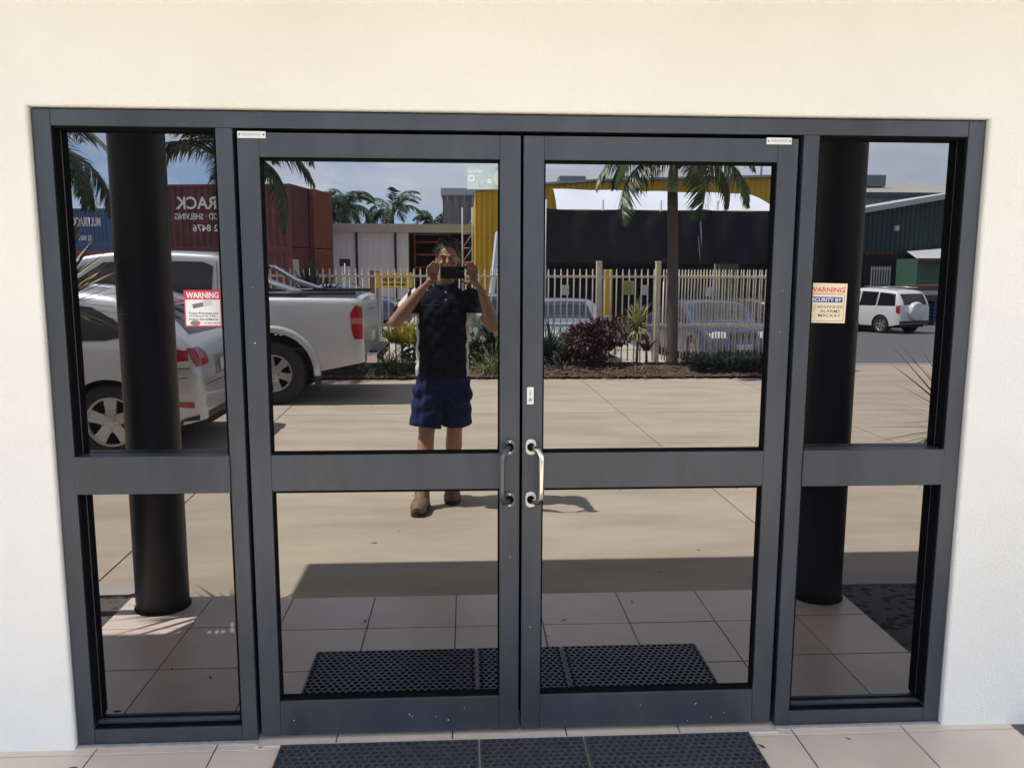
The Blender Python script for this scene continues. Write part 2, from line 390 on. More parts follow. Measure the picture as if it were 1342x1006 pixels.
mm.box(-.030, .004, -.0014, -.0013, .006, .020, R4); mm.build('camera_print', M('print_grey', (.16,.16,.17), .6), st)
MB().box(.005, .034, -.0014, -.0013, .004, .024, R4).build('camera_housing_print', M('print_light', (.58,.58,.58), .6), st)
MB().prism([(.016*math.cos(a*.2618)-.026, .008*math.sin(a*.2618)-H*.40) for a in range(24)], 'y', -.0014, -.0013).build('emblem', M('print_green', (.10,.22,.13), .6), st)
MB().prism([(.009*math.cos(a*.2618)-.021, .0048*math.sin(a*.2618)-H*.40) for a in range(24)], 'y', -.0017, -.0015).build('emblem_centre', M('print_crimson', (.55,.10,.14), .6), st)
text('lettering', 'Ph: 0418 184 242', H*.042, (.028, -.0014, -H*.40), m_black, st, width=W*.44, bold=.02)

p0, p1 = atf(1052, 371), atf(1107, 423)
x0, x1, z1, z0 = max(p0.x, .9565), p1.x, p0.z, p1.z; W = x1-x0; H = z1-z0; cx = (x0+x1)/2
m_cream = M('sticker_cream', (.80,.68,.48), .45)
st = thing('security_sticker', 'cream security alarm sticker with orange heading and blue band', 'sticker', (cx, GY, (z0+z1)/2)); st.rotation_euler.y = .02
MB().bbox(-W/2, W/2, -.003, 0, -H/2, H/2, .001).build('backing', m_cream, st)
text('lettering', 'WARNING', H*.125, (-.001, -.0034, H*.335), M('print_orange', (.62,.09,.02), .5), st, width=W*.88, bold=.02)
MB().box(-W*.46, W*.42, -.0034, -.0031, H*.225, H*.24).build('rule', MATS['print_orange'], st)
MB().box(-W*.48, W*.40, -.0034, -.0031, H*.02, H*.155).build('blue_band', M('print_blue', (.03,.05,.25), .5), st)
text('lettering', 'SECURITY BY', H*.085, (-.003, -.0037, H*.088), m_stick, st, width=W*.80, bold=.02)
for k, s_ in enumerate(('ADVANCED', 'ALARMS', 'MACKAY')):
    text('lettering', s_, H*.075, (W*.10, -.0034, -H*(.09+.11*k)), M('print_charcoal', (.10,.09,.08), .6), st, width=W*(.66, .50, .56)[k], bold=.004)
mm = MB()
for q in ((-.40,-.08),(-.33,-.17),(-.42,-.25),(-.30,-.10),(-.36,-.32)): mm.tube([(W*q[0]+.006*math.cos(a*PI/6), -.0034, H*q[1]+.006*math.sin(a*PI/6)) for a in range(13)], .0007, 4)
mm.build('emblem', M('print_ochre', (.45,.36,.16), .6), st)
mm = MB()
for a in (.44,): mm.box(W*a, W*a+.0008, -.0034, -.0031, -H*.45, H*.45); mm.box(-W*.48, W*.44, -.0034, -.0031, -H*.45, -H*.443)
mm.build('rule', m_black, st)

p0, p1 = atf(612, 219, .027), atf(657.3, 248.5, .027)
x0, x1, z1, z0 = p0.x, p1.x-.0015, p0.z, p1.z; W = x1-x0; H = z1-z0; cx = (x0+x1)/2
st = thing('film_label', 'pale blue printed film label in the top corner of the door glass', 'sticker', (cx, .0272, (z0+z1)/2))
m_pb = M('label_pale_blue', (.42,.54,.56), .4); m_lb = M('label_line', (.74,.80,.80), .5)
MB().box(-W/2, W/2, -.0006, 0, -H/2, H/2).build('backing', m_pb, st)
def ring(cx, cz, r0, r1, name, mat, y=-.0010):
    mm = MB(); n = 20
    vs = [(cx+r*math.cos(2*PI*k/n), y, cz+r*math.sin(2*PI*k/n)) for r in (r0, r1) for k in range(n)]
    mm.add(vs, [(k, (k+1)%n, n+(k+1)%n, n+k) for k in range(n)]); mm.build(name, mat, st, fix=False)
ring(-W*.375, 0, .0065, .0105, 'printed_dial', m_white); ring(W*.16, -H*.13, .0028, .007, 'printed_dial', m_white)
MB().prism([(W*.5-.0005, -H*.40)]+[(W*.5-.0005-.022*math.cos(a), .002+.028*math.sin(a)) for a in [(-80+16*k)*PI/180 for k in range(11)]]+[(W*.5-.0005, H*.44)], 'y', -.0010, -.0007).build('printed_disc', m_white, st)
text('lettering', 'securified', H*.13, (-W*.26, -.0010, H*.33), m_white, st, width=W*.42, bold=.01)
o = text('lettering', '2016', H*.10, (W*.45, -.0013, 0), M('print_pale', (.45,.42,.42), .6), st, width=H*.42); o.rotation_euler = (0, PI/2, 0)
mm = MB().tube([(-W*.2, -.001, H*.14), (0, -.001, H*.14), (W*.08, -.001, H*.02), (W*.08, -.001, -H*.1), (0, -.001, -H*.16), (-.0, -.001, -H*.36), (-W*.14, -.001, -H*.36), (-W*.14, -.001, -H*.1)], .0007, 4).tube([(W*.16, -.001, -.004+H*.1), (W*.16, -.001, H*.36)], .0008, 4)
mm.build('printed_line', m_lb, st)

# ---- rubber door mat: three honeycomb panels
mt = thing('door_mat', 'black honeycomb rubber mat lying on the tiles before the doors', 'door mat', (0, 0, .001))
pan = [(-.815, -.148), (-.142, .212), (.218, .795)]
for a, c in pan:
    m = MB(); y1, y0 = -.040, -.590; pt = .0272; nx = max(1, round((c-a-.012)/pt)); dx = (c-a-.012)/nx; dy = dx*.84; ny = int((y1-y0-.012)/dy); dy = (y1-y0-.012)/ny
    for j in range(ny):
        for i in range(nx):
            if j % 2 and i == nx-1: continue
            X = a+.006+dx*(i+.5+(.5 if j % 2 else 0)); Y = y1-.006-dy*(j+.5)
            vs = []
            for r, z in ((.585, 0), (.575, .0105), (.40, .0105), (.40, .001)):
                for k in range(6):
                    an = PI/6+k*PI/3; vs.append((X+r*dx*math.cos(an), Y+r*dx*math.sin(an), z))
            fs = [(q*6+k, q*6+(k+1)%6, q*6+6+(k+1)%6, q*6+6+k) for q in range(3) for k in range(6)]
            m.add(vs, fs)
    m.box(a, c, y1-.006, y1, 0, .009).box(a, c, y0, y0+.006, 0, .009).box(a, a+.006, y0+.0061, y1-.0061, 0, .009).box(c-.006, c, y0+.0061, y1-.0061, 0, .009)
    m.box(a+.007, c-.007, y0+.007, y1-.007, -.0005, .0012)
    stuff(m.build('honeycomb_panel', m_rubber, mt))
# ================================================================== ground
m_conc = M('broomed_concrete', (.385,.325,.245), .85, var=.085, vscale=3.0, bump=.15, bscale=90, stretch=(.8,2.6,1), col2=(.30,.25,.185), c2scale=.9, c2lo=.42, c2hi=.72, orand=.03)
m_joint = M('slab_joint', (.05,.045,.04), .9)
m_yard = M('yard_concrete', (.42,.38,.31), .85, var=.12, vscale=.6)
m_asph = M('asphalt', (.115,.118,.122), .85, var=.12, vscale=2.5, bump=.1, bscale=120)
m_soil = M('soil_ground', (.12,.105,.075), .95, var=.2, vscale=.4, col2=(.06,.085,.03), c2scale=.25)
m_mulch = M('red_mulch', (.085,.050,.036), .95, var=.45, vscale=22, bump=.8, bscale=45)
m_peb = M('dark_pebble', (.030,.026,.027), .8, orand=.4, var=.2)
m_kerb = M('kerb_concrete', (.33,.31,.28), .85, var=.12, vscale=9)
m_grass = M('verge_grass', (.085,.12,.03), .9, var=.3, vscale=12)
CZ = -.05
def zt(x, Y):
    a = np.interp(Y, [11.35, 13, 30, 56, 120], [-.10, -.36, -.42, .05, .3])
    c = np.interp(Y, [11.35, 13, 16, 29, 60, 120], [-.10, -.40, -.56, -.86, -1.1, -1.2])
    k = min(1, max(0, (x+2)/5)); k = k*k*(3-2*k)
    return a*(1-k)+c*k
struct(MB().add([(-1500, -1500, -1.4), (1500, -1500, -1.4), (1500, 600, -1.4), (-1500, 600, -1.4)], [(0,1,2,3)]).build('ground', m_soil))
def sheet(name, mat, xs, Ys, dz=0.):
    vs = [(x, ry(Y), zt(x, Y)+dz) for Y in Ys for x in xs]; n = len(xs)
    m = MB().add(vs, [(j*n+i, j*n+i+1, (j+1)*n+i+1, (j+1)*n+i) for j in range(len(Ys)-1) for i in range(n-1)], True)
    return struct(m.build(name, mat))
XS = [-90,-60,-40,-30,-20,-14,-10,-6,-4,-2,-1,0,1,2,3,4,4.8]; YS = [11.35,11.8,12.4,13,14,15,16,18,20,23,26,29,33,40,50,56,70,90,120]
sheet('yard', m_yard, XS, YS)
sheet('street', m_asph, [4.8,6,8,10,14,18,24,30,40,60,90], YS)
# driveway slabs
dv = struct(MB().box(-14, 16, ry(11.36), ry(1.2621), -.2, -.075).build('driveway', m_joint))
def slab(x0, x1, Y0, Y1, sk=.05):
    g = .006
    poly = [(x0+g+sk*(6-Y0)*.5, ry(Y0+g)), (x1-g+sk*(6-Y0)*.5, ry(Y0+g)), (x1-g+sk*(6-Y1)*.5, ry(Y1-g)), (x0+g+sk*(6-Y1)*.5, ry(Y1-g))]
    MB().prism(poly, 'z', -.12, CZ).build('concrete_slab', m_conc, dv)
for x0, x1 in ((-13,-9.5), (-9.5,-6), (-6,-2.25), (-2.25,1.62), (1.62,3.92), (3.92,8), (8,12), (12, 15.5)):
    slab(x0, x1, 1.27, 6.66); slab(x0, x1, 6.66, 9.6)
for x0, x1 in ((4.95,8.2), (8.2,12), (12,15.5)): slab(x0, x1, 9.6, 11.2, 0)
MB().box(4.9, 15.5, ry(11.36), ry(11.21), -.14, CZ+.006).build('kerb_strip', m_kerb, dv)
# garden bed along the fence
gb = []
nx, ny = 64, 12
vs = [(-11+15.9*i/nx, ry(9.62+1.74*j/ny), CZ+.02+.10*math.sin(PI*min(1, j/ny*1.1))+random.uniform(-.025,.025)) for j in range(ny+1) for i in range(nx+1)]
bed = struct(MB().add(vs, [(j*(nx+1)+i, j*(nx+1)+i+1, (j+1)*(nx+1)+i+1, (j+1)*(nx+1)+i) for j in range(ny) for i in range(nx)]).build('garden_bed', m_mulch))
m = MB()
for k in range(2600):                                          # loose bark chips
    x = random.uniform(-6, 4.8); Y = random.uniform(9.55, 10.9) if k % 3 else random.gauss(9.62, .05)
    a = random.uniform(0, PI); R4 = Matrix.Translation((x, ry(Y), CZ+.04+.09*math.sin(PI*min(1, max(0,(Y-9.62)/1.74)*1.1)))) @ Matrix.Rotation(a, 4, 'Z') @ Matrix.Rotation(random.uniform(-.5,.5), 4, 'X')
    l = random.uniform(.015, .05); m.box(-l, l, -l*.35, l*.35, -.006, .006, R4)
stuff(m.build('bark_chips', M('bark_chip', (.13,.075,.05), .9, var=.5, vscale=9), bed))
# near beds beside the columns
def near_bed(name, poly, lab_mat, n, rmin, rmax, mat):
    o = struct(MB().prism(poly, 'z', -.2, -.03).build(name, mat))
    xs = [q[0] for q in poly]; ys = [q[1] for q in poly]; m = MB()
    base = []
    for k in range(n):
        x = random.uniform(min(xs), max(xs)); y = random.uniform(min(ys), max(ys))
        r = random.uniform(rmin, rmax)
        m.ell((x, y, -.03+r*.3), (r, r*random.uniform(.6,1), r*.6), 6, 4)
    s = stuff(m.build('pebbles', lab_mat, o)); return o
near_bed('pebble_bed', [(1.70, ry(.32)), (3.6, ry(.32)), (3.6, ry(1.26)), (1.70, ry(1.26))], m_peb, 3000, .016, .036, m_peb)
m_dm = M('dark_mulch', (.055,.038,.03), .95, var=.5, vscale=30, orand=.1)
near_bed('mulch_bed', [(-3.6, ry(.3)), (-1.835, ry(.3)), (-1.835, ry(1.30)), (-3.6, ry(1.30))], m_dm, 2200, .014, .034, m_dm)
struct(MB().prism([(3.6, ry(1.262)), (1.76, ry(1.262)), (1.70, ry(1.31)), (1.78, ry(1.40)), (3.6, ry(1.43))], 'z', -.2, .0).build('kerb', m_kerb))
struct(MB().prism([(-3.6, ry(1.301)), (-1.86, ry(1.301)), (-1.80, ry(1.35)), (-1.86, ry(1.43)), (-3.6, ry(1.46))], 'z', -.2, .0).build('kerb', m_kerb))

# ================================================================== plants
def leafmat(n, c, r=.5, c2=None, **k): return M(n, c, r, var=.3, vscale=4, col2=c2, spec=.35, **k)
m_palm = leafmat('palm_leaf', (.045,.075,.022), .42, c2=(.085,.105,.035), c2scale=2.5)
m_palmfar = leafmat('palm_leaf_far', (.05,.085,.04), .5)
m_trunk = M('palm_trunk', (.085,.072,.066), .9, var=.3, vscale=3, stretch=(1,1,9), bump=.6, bscale=10)
m_shaft = M('palm_crownshaft', (.16,.20,.085), .55, var=.2, vscale=3)
m_yellow = leafmat('yellow_leaf', (.52,.44,.07), .45, c2=(.26,.30,.06), c2scale=5)
m_straw = leafmat('straw_leaf', (.40,.30,.13), .55, c2=(.22,.20,.08), c2scale=4)
m_dkgrass = leafmat('dark_grass_leaf', (.045,.072,.024), .5)
m_ltgrass = leafmat('light_grass_leaf', (.17,.20,.075), .5)
m_agave = leafmat('agave_leaf', (.055,.085,.065), .5)
m_burg = leafmat('burgundy_leaf', (.105,.036,.034), .5, c2=(.055,.022,.022), c2scale=8)
m_cord = leafmat('cordyline_leaf', (.16,.055,.035), .5)
m_hedge = leafmat('hedge_leaf', (.022,.038,.014), .5)
m_yucca = leafmat('yucca_leaf', (.030,.050,.036), .45)
m_drac = leafmat('dracaena_leaf', (.40,.40,.17), .5, c2=(.12,.16,.05), c2scale=9)
m_stem = M('plant_stem', (.14,.115,.09), .9, var=.3)
m_bushg = leafmat('bush_leaf', (.10,.14,.04), .5, c2=(.22,.25,.06), c2scale=6)

def frond_mesh(L, n, wl, mat, seed, droop=1.0, lw=.035):
    rnd = random.Random(seed); m = MB(); pts = []; p = Vector((0,0,0)); d = Vector((1, 0, .85)).normalized(); seg = 12
    for i in range(seg+1):
        pts.append(p.copy()); d = (d + Vector((0,0,-droop*(.10+.25*i/seg)))).normalized(); p = p + d*(L/seg)
    m.tube(pts, [.020*(1-.85*i/seg)+.003 for i in range(seg+1)], 5)
    for k in range(n):
        t = .16+.83*k/n; f = t*seg; i = min(int(f), seg-1); q = pts[i].lerp(pts[i+1], f-i); tg = (pts[i+1]-pts[i]).normalized()
        for s in (-1, 1):
            ln = wl*(math.sin(PI*min(1, .16+.84*t))**.6)*rnd.uniform(.8, 1.1)
            dr = (tg*rnd.uniform(.5,.9) + Vector((0, s, 0))*rnd.uniform(.7,1) + Vector((0,0,rnd.uniform(-.25,.30)))).normalized()
            m.blade(q, dr, ln, lw*rnd.uniform(.8,1.2), rnd.uniform(.7, 1.5), 3)
    return m.mesh('frond', mat, fix=False)
def palm(loc, zc, r, L, nf, label, mat, seed, group=None, lean=(0,0), leaf=.50, nl=46, shaft=.55, phase=0., el=(-.4, 1.0), lw=.035, droop=1.0, azel=()):
    t = thing('palm_tree', label, 'palm tree', loc, 0, group); rnd = random.Random(seed)
    n = 16; pts = [(lean[0]*(i/n)**1.5, lean[1]*(i/n)**1.5, (zc-loc[2]-shaft)*i/n) for i in range(n+1)]
    rad = [r*(1.32 if i == 0 else 1.1-.12*i/n)*(1+.04*(i % 2)) for i in range(n+1)]; rad[0] *= 1.15
    MB().tube(pts, rad, 14).build('trunk', m_trunk, t)
    e = Vector(pts[-1])
    c = Vector((e.x, e.y, e.z+shaft))
    MB().tube([e-Vector((0,0,.01)), e.lerp(c, .15), e.lerp(c, .6), c], [r*.98, r*1.12, r*.9, r*.5], 14).build('crownshaft', m_shaft, t)
    ms = [frond_mesh(L*q, nl, leaf, mat, seed+k, droop*dq, lw) for k, (q, dq) in enumerate(((1, 1), (.92, 1.25), (1.08, .9)))]
    for k in range(nf):
        f = link('frond', ms[k % 3], t, c-Vector((0,0,.05)))
        if k < len(azel): f.rotation_euler = (rnd.uniform(-.15,.15), -azel[k][1], math.radians(azel[k][0])); continue
        f.rotation_euler = (rnd.uniform(-.3,.3), -rnd.uniform(*el), phase+2.4*k+rnd.uniform(-.2,.2))
    return t
palm((3.10, ry(10.3), CZ+.05), 3.32, .082, 1.55, 15, 'palm with slim grey trunk and green crownshaft beside the blue car', m_palm, 11, phase=.4, el=(-.75, .75), lean=(-.07,0))
palm((-3.86, ry(10.35), CZ+.05), 3.25, .082, 1.75, 19, 'palm standing behind the silver pickup bed, fronds over the maroon container', m_palm, 21, phase=1.1, azel=[(178,.0),(192,.2),(168,.35),(4,-.6),(-14,-.3),(20,.1),(95,.45),(72,.6),(270,-.5),(255,.0),(110,.7),(180,.35),(0,.45),(300,.5),(230,.8),(45,.8),(265,-.7),(186,.5),(350,.0)])
palm((-6.75, ry(10.5), CZ+.05), 3.45, .085, 1.65, 16, 'palm beyond the silver hatchback beside the blue container', m_palm, 31, phase=.2, el=(-.7,.7))
for (px, py, Y, Lf, lab, sd_) in ((450, 271, 48, 2.6, 'bushy coconut palm behind the white shed, fullest of the three', 41), (513, 277, 50, 2.5, 'wind-blown coconut palm behind the white shed', 51), (568, 291, 52, 1.7, 'small palm top showing beside the grey block', 61)):
    q = at(px, py, Y); zb = zt(q.x, Y)
    palm((q.x, q.y, zb), q.z, .16, Lf, 22 if sd_ == 41 else 15, lab, m_palmfar, sd_, leaf=.75, nl=26, shaft=.5, el=(-.6, .75), lw=.10, droop=.95)
q = at(428, 285, 49); palm((q.x, q.y, zt(q.x, 49)), q.z, .15, 2.0, 14, 'low coconut palm hugging the container beside the white shed', m_palmfar, 71, leaf=.7, nl=24, lw=.1)

def clump(name, label, cat, loc, mat, n, L, wd, el, droop, stem=0., seed=0, spread=.08, seg=4, stemr=.02, group=None):
    rnd = random.Random(seed); t = thing(name, label, cat, loc, 0, group); m = MB()
    for k in range(n):
        a = rnd.uniform(0, 2*PI); e = rnd.uniform(*el); d = (math.cos(a)*math.cos(e), math.sin(a)*math.cos(e), math.sin(e))
        m.blade((rnd.gauss(0, spread), rnd.gauss(0, spread), stem+rnd.uniform(-.02,.04)*(1 if stem else 0)), d, L*rnd.uniform(.65,1.1), wd*rnd.uniform(.75,1.2), droop*rnd.uniform(.6,1.3), seg)
    m.build('foliage', mat, t, fix=False)
    if stem: MB().tube([(0,0,-.05), (.01,0,stem*.5), (0,0,stem+.02)], [stemr*1.2, stemr, stemr*.9], 8).build('stem', m_stem, t)
    return t
def bush(name, label, cat, loc, mat, n, R3, ls, seed=0):
    rnd = random.Random(seed); t = thing(name, label, cat, loc); m = MB(); st = MB()
    lobes = [(rnd.uniform(-.55,.55)*R3[0], rnd.uniform(-.5,.5)*R3[1], R3[2]*rnd.uniform(.7,1.35)) for _ in range(9)]
    for k in range(n):
        lb = lobes[k % 9]; a = rnd.uniform(0,2*PI); z = rnd.uniform(-1,1); r = rnd.uniform(.55,1)**.5; q = math.sqrt(1-z*z)
        p = Vector((lb[0]+R3[0]*.52*r*q*math.cos(a), lb[1]+R3[1]*.52*r*q*math.sin(a), max(.03, lb[2]+R3[2]*.55*r*z)))
        d = Vector((math.cos(a)*q+rnd.uniform(-.6,.6), math.sin(a)*q+rnd.uniform(-.6,.6), z*.6+rnd.uniform(-.3,.8)))
        m.blade(p, d, ls*rnd.uniform(.6,1.3), ls*.55, rnd.uniform(0,1), 2, tip=.02)
    m.build('foliage', mat, t, fix=False)
    for lb in lobes: st.tube([(0,0,-.05), (lb[0]*.4, lb[1]*.4, lb[2]*.5), lb], [.022,.014,.006], 6)
    st.build('stem', m_stem, t); return t
GZ = CZ+.09
G_ = lambda px, py, Y: (at(px, py, Y).x, ry(Y), GZ)
clump('grass_clump', 'dark strappy grass clump at the pickup bumper', 'grass clump', G_(497, 480, 9.95), m_dkgrass, 260, .55, .014, (.4, 1.4), 1.6, seed=1, spread=.16)
clump('grass_clump', 'dark strappy grass clump under the pickup tail', 'grass clump', G_(455, 480, 10.0), m_dkgrass, 200, .5, .014, (.4, 1.4), 1.6, seed=2, spread=.15)
clump('croton_bush', 'yellow-green croton shrub between the bumper and the photographer', 'shrub', G_(527, 470, 10.3), m_yellow, 260, .36, .055, (.3, 1.5), .5, stem=.40, seed=3, spread=.11)
bush('leafy_shrub', 'loose olive green shrub behind the photographer', 'shrub', G_(552, 470, 10.4), m_bushg, 700, (.42,.35,.36), .12, 4)
clump('grass_clump', 'tall green strappy plant below the croton shrub', 'grass clump', G_(520, 480, 10.05), m_bushg, 130, .5, .02, (.5,1.4), 1.3, seed=5, spread=.13)
clump('grass_clump', 'pale striped grass clump beside the photographer', 'grass clump', G_(646, 480, 9.95), m_ltgrass, 240, .48, .014, (.3,1.4), 1.5, seed=6, spread=.13)
clump('cycad', 'cycad with stiff dark arching leaves against the fence', 'cycad', G_(645, 450, 10.9), m_dkgrass, 90, .95, .05, (.15,1.2), .9, stem=.32, seed=7, spread=.05, stemr=.07)
bush('leafy_shrub', 'dark green shrub under the cycad', 'shrub', G_(628, 470, 10.6), m_hedge, 600, (.4,.3,.25), .10, 8)
clump('agave', 'blue-grey spiky agave beside the burgundy bush', 'agave', G_(716, 460, 10.5), m_agave, 95, .72, .045, (.1,1.5), .5, stem=.16, seed=9, spread=.05, stemr=.04)
bush('leafy_shrub', 'low green shrub between agave and burgundy bush', 'shrub', G_(738, 475, 10.8), m_bushg, 500, (.35,.3,.24), .09, 10)
bush('burgundy_bush', 'rounded burgundy-leaved bush before the cream fence', 'shrub', G_(787, 470, 10.45), m_burg, 3400, (.62,.5,.44), .085, 12)
clump('dracaena', 'yellow striped dracaena on a thin stem', 'dracaena', G_(834, 470, 10.6), m_drac, 130, .48, .036, (-.3,1.5), .45, stem=.62, seed=13, spread=.02)
clump('cordyline', 'small reddish cordyline at the foot of the palm', 'cordyline', G_(846, 480, 10.4), m_cord, 50, .34, .04, (.1,1.4), .7, stem=.26, seed=14, spread=.02)
for k, (px, s_) in enumerate(((408, 0), (424, 1))):
    clump('yucca', ('tall dark yucca spiking up behind the pickup bed', 'shorter yucca leaning behind the pickup tailgate')[k], 'yucca', (at(px, 380, 10.5).x, ry(10.5), GZ), m_yucca, (46, 22)[k], (.78, .62)[k], .085, (.5,1.5), .12, stem=(.98, .85)[k], seed=15+k, spread=.03, stemr=.05)
rnd = random.Random(5)
hd = thing('low_hedge', 'low dark green hedge along the fence foot under the blue car', 'hedge', (0, 0, 0)); m = MB()
for k in range(5200):
    x = rnd.uniform(3.35, 4.95); Y = rnd.uniform(9.75, 10.7); z = GZ-.04+rnd.random()*.24
    m.blade((x, ry(Y), z), (rnd.uniform(-1,1), rnd.uniform(-1,1), rnd.uniform(-.2,1)), .09, .028, .5, 2)
m.build('foliage', m_hedge, hd, fix=False)
bush('leafy_shrub', 'dark green shrub filling the bed behind the silver pickup', 'shrub', (-2.9, ry(10.4), GZ), m_hedge, 900, (.7,.4,.35), .12, 17)
for k in range(26):
    px = 700+k*6.4+rnd.uniform(-2,2)
    if 868 < px < 888: continue
    clump('grass_clump', 'short dry grass tuft at the mulch edge of the bed', 'grass clump', (at(px, 480, 10.0).x, ry(9.85+rnd.uniform(0,.9)), GZ-.03), m_dkgrass if k % 3 else m_ltgrass, 34, .24, .012, (.3,1.4), 1.3, seed=100+k, spread=.07, seg=3, group='dry grass tufts')
# near plants by the columns
t = clump('dracaena', 'spiky straw-yellow plant in the mulch bed beside the dark column', 'dracaena', (-2.04, ry(1.08), -.03), m_straw, 170, .52, .030, (-.25,1.5), .30, stem=1.44, seed=18, spread=.02, stemr=.028)
t = clump('dracaena', 'green spiky plant in the pebble bed beside the dark column', 'dracaena', (2.20, ry(1.05), -.03), m_dkgrass, 90, .50, .020, (-.5,1.2), .30, stem=.88, seed=19, spread=.02, stemr=.025)

# ================================================================== fence
m_fence = M('cream_steel', (.74,.68,.53), .5, var=.08, vscale=5)
FY = 11.42
def picket_mesh(h):
    m = MB(); r = .0125
    m.tube([(0,0,.08), (0,0,h-.10)], r, 8); m.tube([(0,0,h-.10), (0,0,h-.085), (0,0,h-.03), (0,0,h)], [r*.8, r*1.25, r*.8, .001], 6, cap=False)
    return m.mesh('picket', m_fence)
pk = picket_mesh(1.66)
def fence_run(name, label, x0, x1, Y, post_x, step=.108, z0=CZ-.02, rails=(.62, 1.45), mesh=pk):
    t = thing(name, label, 'fence' if 'fence' in name else 'gate', (0, ry(Y), z0))
    for z in rails: MB().box(x0, x1, -.02, .02, z+.055, z+.095).build('rail', m_fence, t)
    n = int((x1-x0)/step)
    for k in range(n+1):
        x = x0+.04+k*step
        if x > x1-.02 or any(abs(x-p) < .06 for p in post_x): continue
        link('picket', mesh, t, (x, 0, 0))
    for p in post_x:
        pm = MB().bbox(p-.042, p+.042, -.042, .042, -.15, 1.76, .004); o = pm.build('post', m_fence, t)
        MB().bbox(p-.047, p+.047, -.047, .047, 1.7605, 1.785, .006).build('post_cap', m_fence, o)
    return t
fence_run('picket_fence', 'cream spear-topped steel fence behind the photographer and pickup', -8.0, 2.04, FY, (-5.6, -3.0, -.55, 2.08))
fence_run('picket_fence', 'cream spear-topped steel fence behind palm and dark hedge', 2.13, 5.0, FY, (3.10, 5.05))
fence_run('sliding_gate', 'cream spear-topped sliding gate overlapping the fence by the blue car', 3.2, 6.2, FY+.16, (), step=.108)
m_notice = M('notice_white', (.66,.68,.68), .5); m_nyel = M('notice_yellow', (.50,.47,.18), .5)
for px, py, wd, ht, mm, lab in ((741, 380, .12, .17, m_notice, 'small white notice on the cream fence near the post'), (823, 377, .20, .23, m_nyel, 'pale yellow notice board on the cream fence'), (845, 380, .12, .17, m_notice, 'small white notice beside the pale yellow notice board'), (927, 382, .11, .15, m_notice, 'small white notice on the sliding gate')):
    q = at(px, py, FY-.03); o = tag(MB().bbox(-wd/2, wd/2, -.004, .004, -ht/2, ht/2, .001).build('fence_notice', mm, None, loc=(q.x, q.y+(.045 if px > 900 else 0), q.z)), lab, 'notice')
    if mm is m_nyel:
        g = MB()
        for z in (.07, .02, -.03, -.08): g.box(-.07, .07, .0041, .005, z-.012, z+.012)
        g.build('printed_lines', M('print_olive', (.25,.23,.10), .6), o)

# leaf bits blown over tiles and driveway
rnd = random.Random(9); m = MB()
for k in range(90):
    if k < 24: x, Y, z = rnd.uniform(-1.5,1.5), rnd.uniform(.1,1.2), .0012
    else: x, Y, z = rnd.uniform(-5,6), 1.4+8*rnd.random()**1.3, CZ+.002
    a = rnd.uniform(0, 2*PI); l = rnd.uniform(.006,.026)*(1 if k < 24 else 1.1)
    m.blade((x, ry(Y), z), (math.cos(a), math.sin(a), .25), l*1.6, l*.5, .5, 3)
stuff(m.build('leaf_litter', M('dead_leaf', (.07,.05,.03), .8, var=.4), None, fix=False))
# ================================================================== vehicles
def spl(pts):
    xs = np.array([q[0] for q in pts], float); ys = np.array([q[1] for q in pts], float)
    h = np.diff(xs); s = np.diff(ys)/h; mm = np.zeros(len(xs)); mm[0] = s[0]; mm[-1] = s[-1]
    for i in range(1, len(xs)-1):
        mm[i] = 0 if s[i-1]*s[i] <= 0 else 2*s[i-1]*s[i]/(s[i-1]+s[i])
    def f(x):
        x = min(max(x, xs[0]), xs[-1]); i = min(int(np.searchsorted(xs, x, 'right'))-1, len(h)-1); t = (x-xs[i])/h[i]
        return float(ys[i]*(1+2*t)*(1-t)**2 + h[i]*mm[i]*t*(1-t)**2 + ys[i+1]*t*t*(3-2*t) + h[i]*mm[i+1]*t*t*(t-1))
    return f
m_tyre = M('tyre_rubber', (.018,.018,.019), .8, var=.2)
m_rim = M('alloy_rim', (.46,.46,.46), .35, metal=.7)
m_under = M('underbody_black', (.010,.010,.011), .8)
m_cglass = M('car_glass', (.012,.015,.020), .04, spec=.8)
m_cgr = M('car_glass_reflective', (.03,.036,.042), .06, spec=.7)
m_tail = M('tail_lamp_red', (.38,.012,.018), .12, coat=.6)
m_lampw = M('lamp_clear', (.62,.62,.60), .1, coat=.6)
m_ctrim = M('black_trim', (.020,.020,.021), .5)
m_chr = M('bright_chrome', (.75,.75,.76), .08, metal=1.)
m_numb = M('number_plate', (.68,.68,.62), .5)
def paint(name, col, metal=.0): return M(name, col, .32, metal=metal, coat=.8, var=.02)
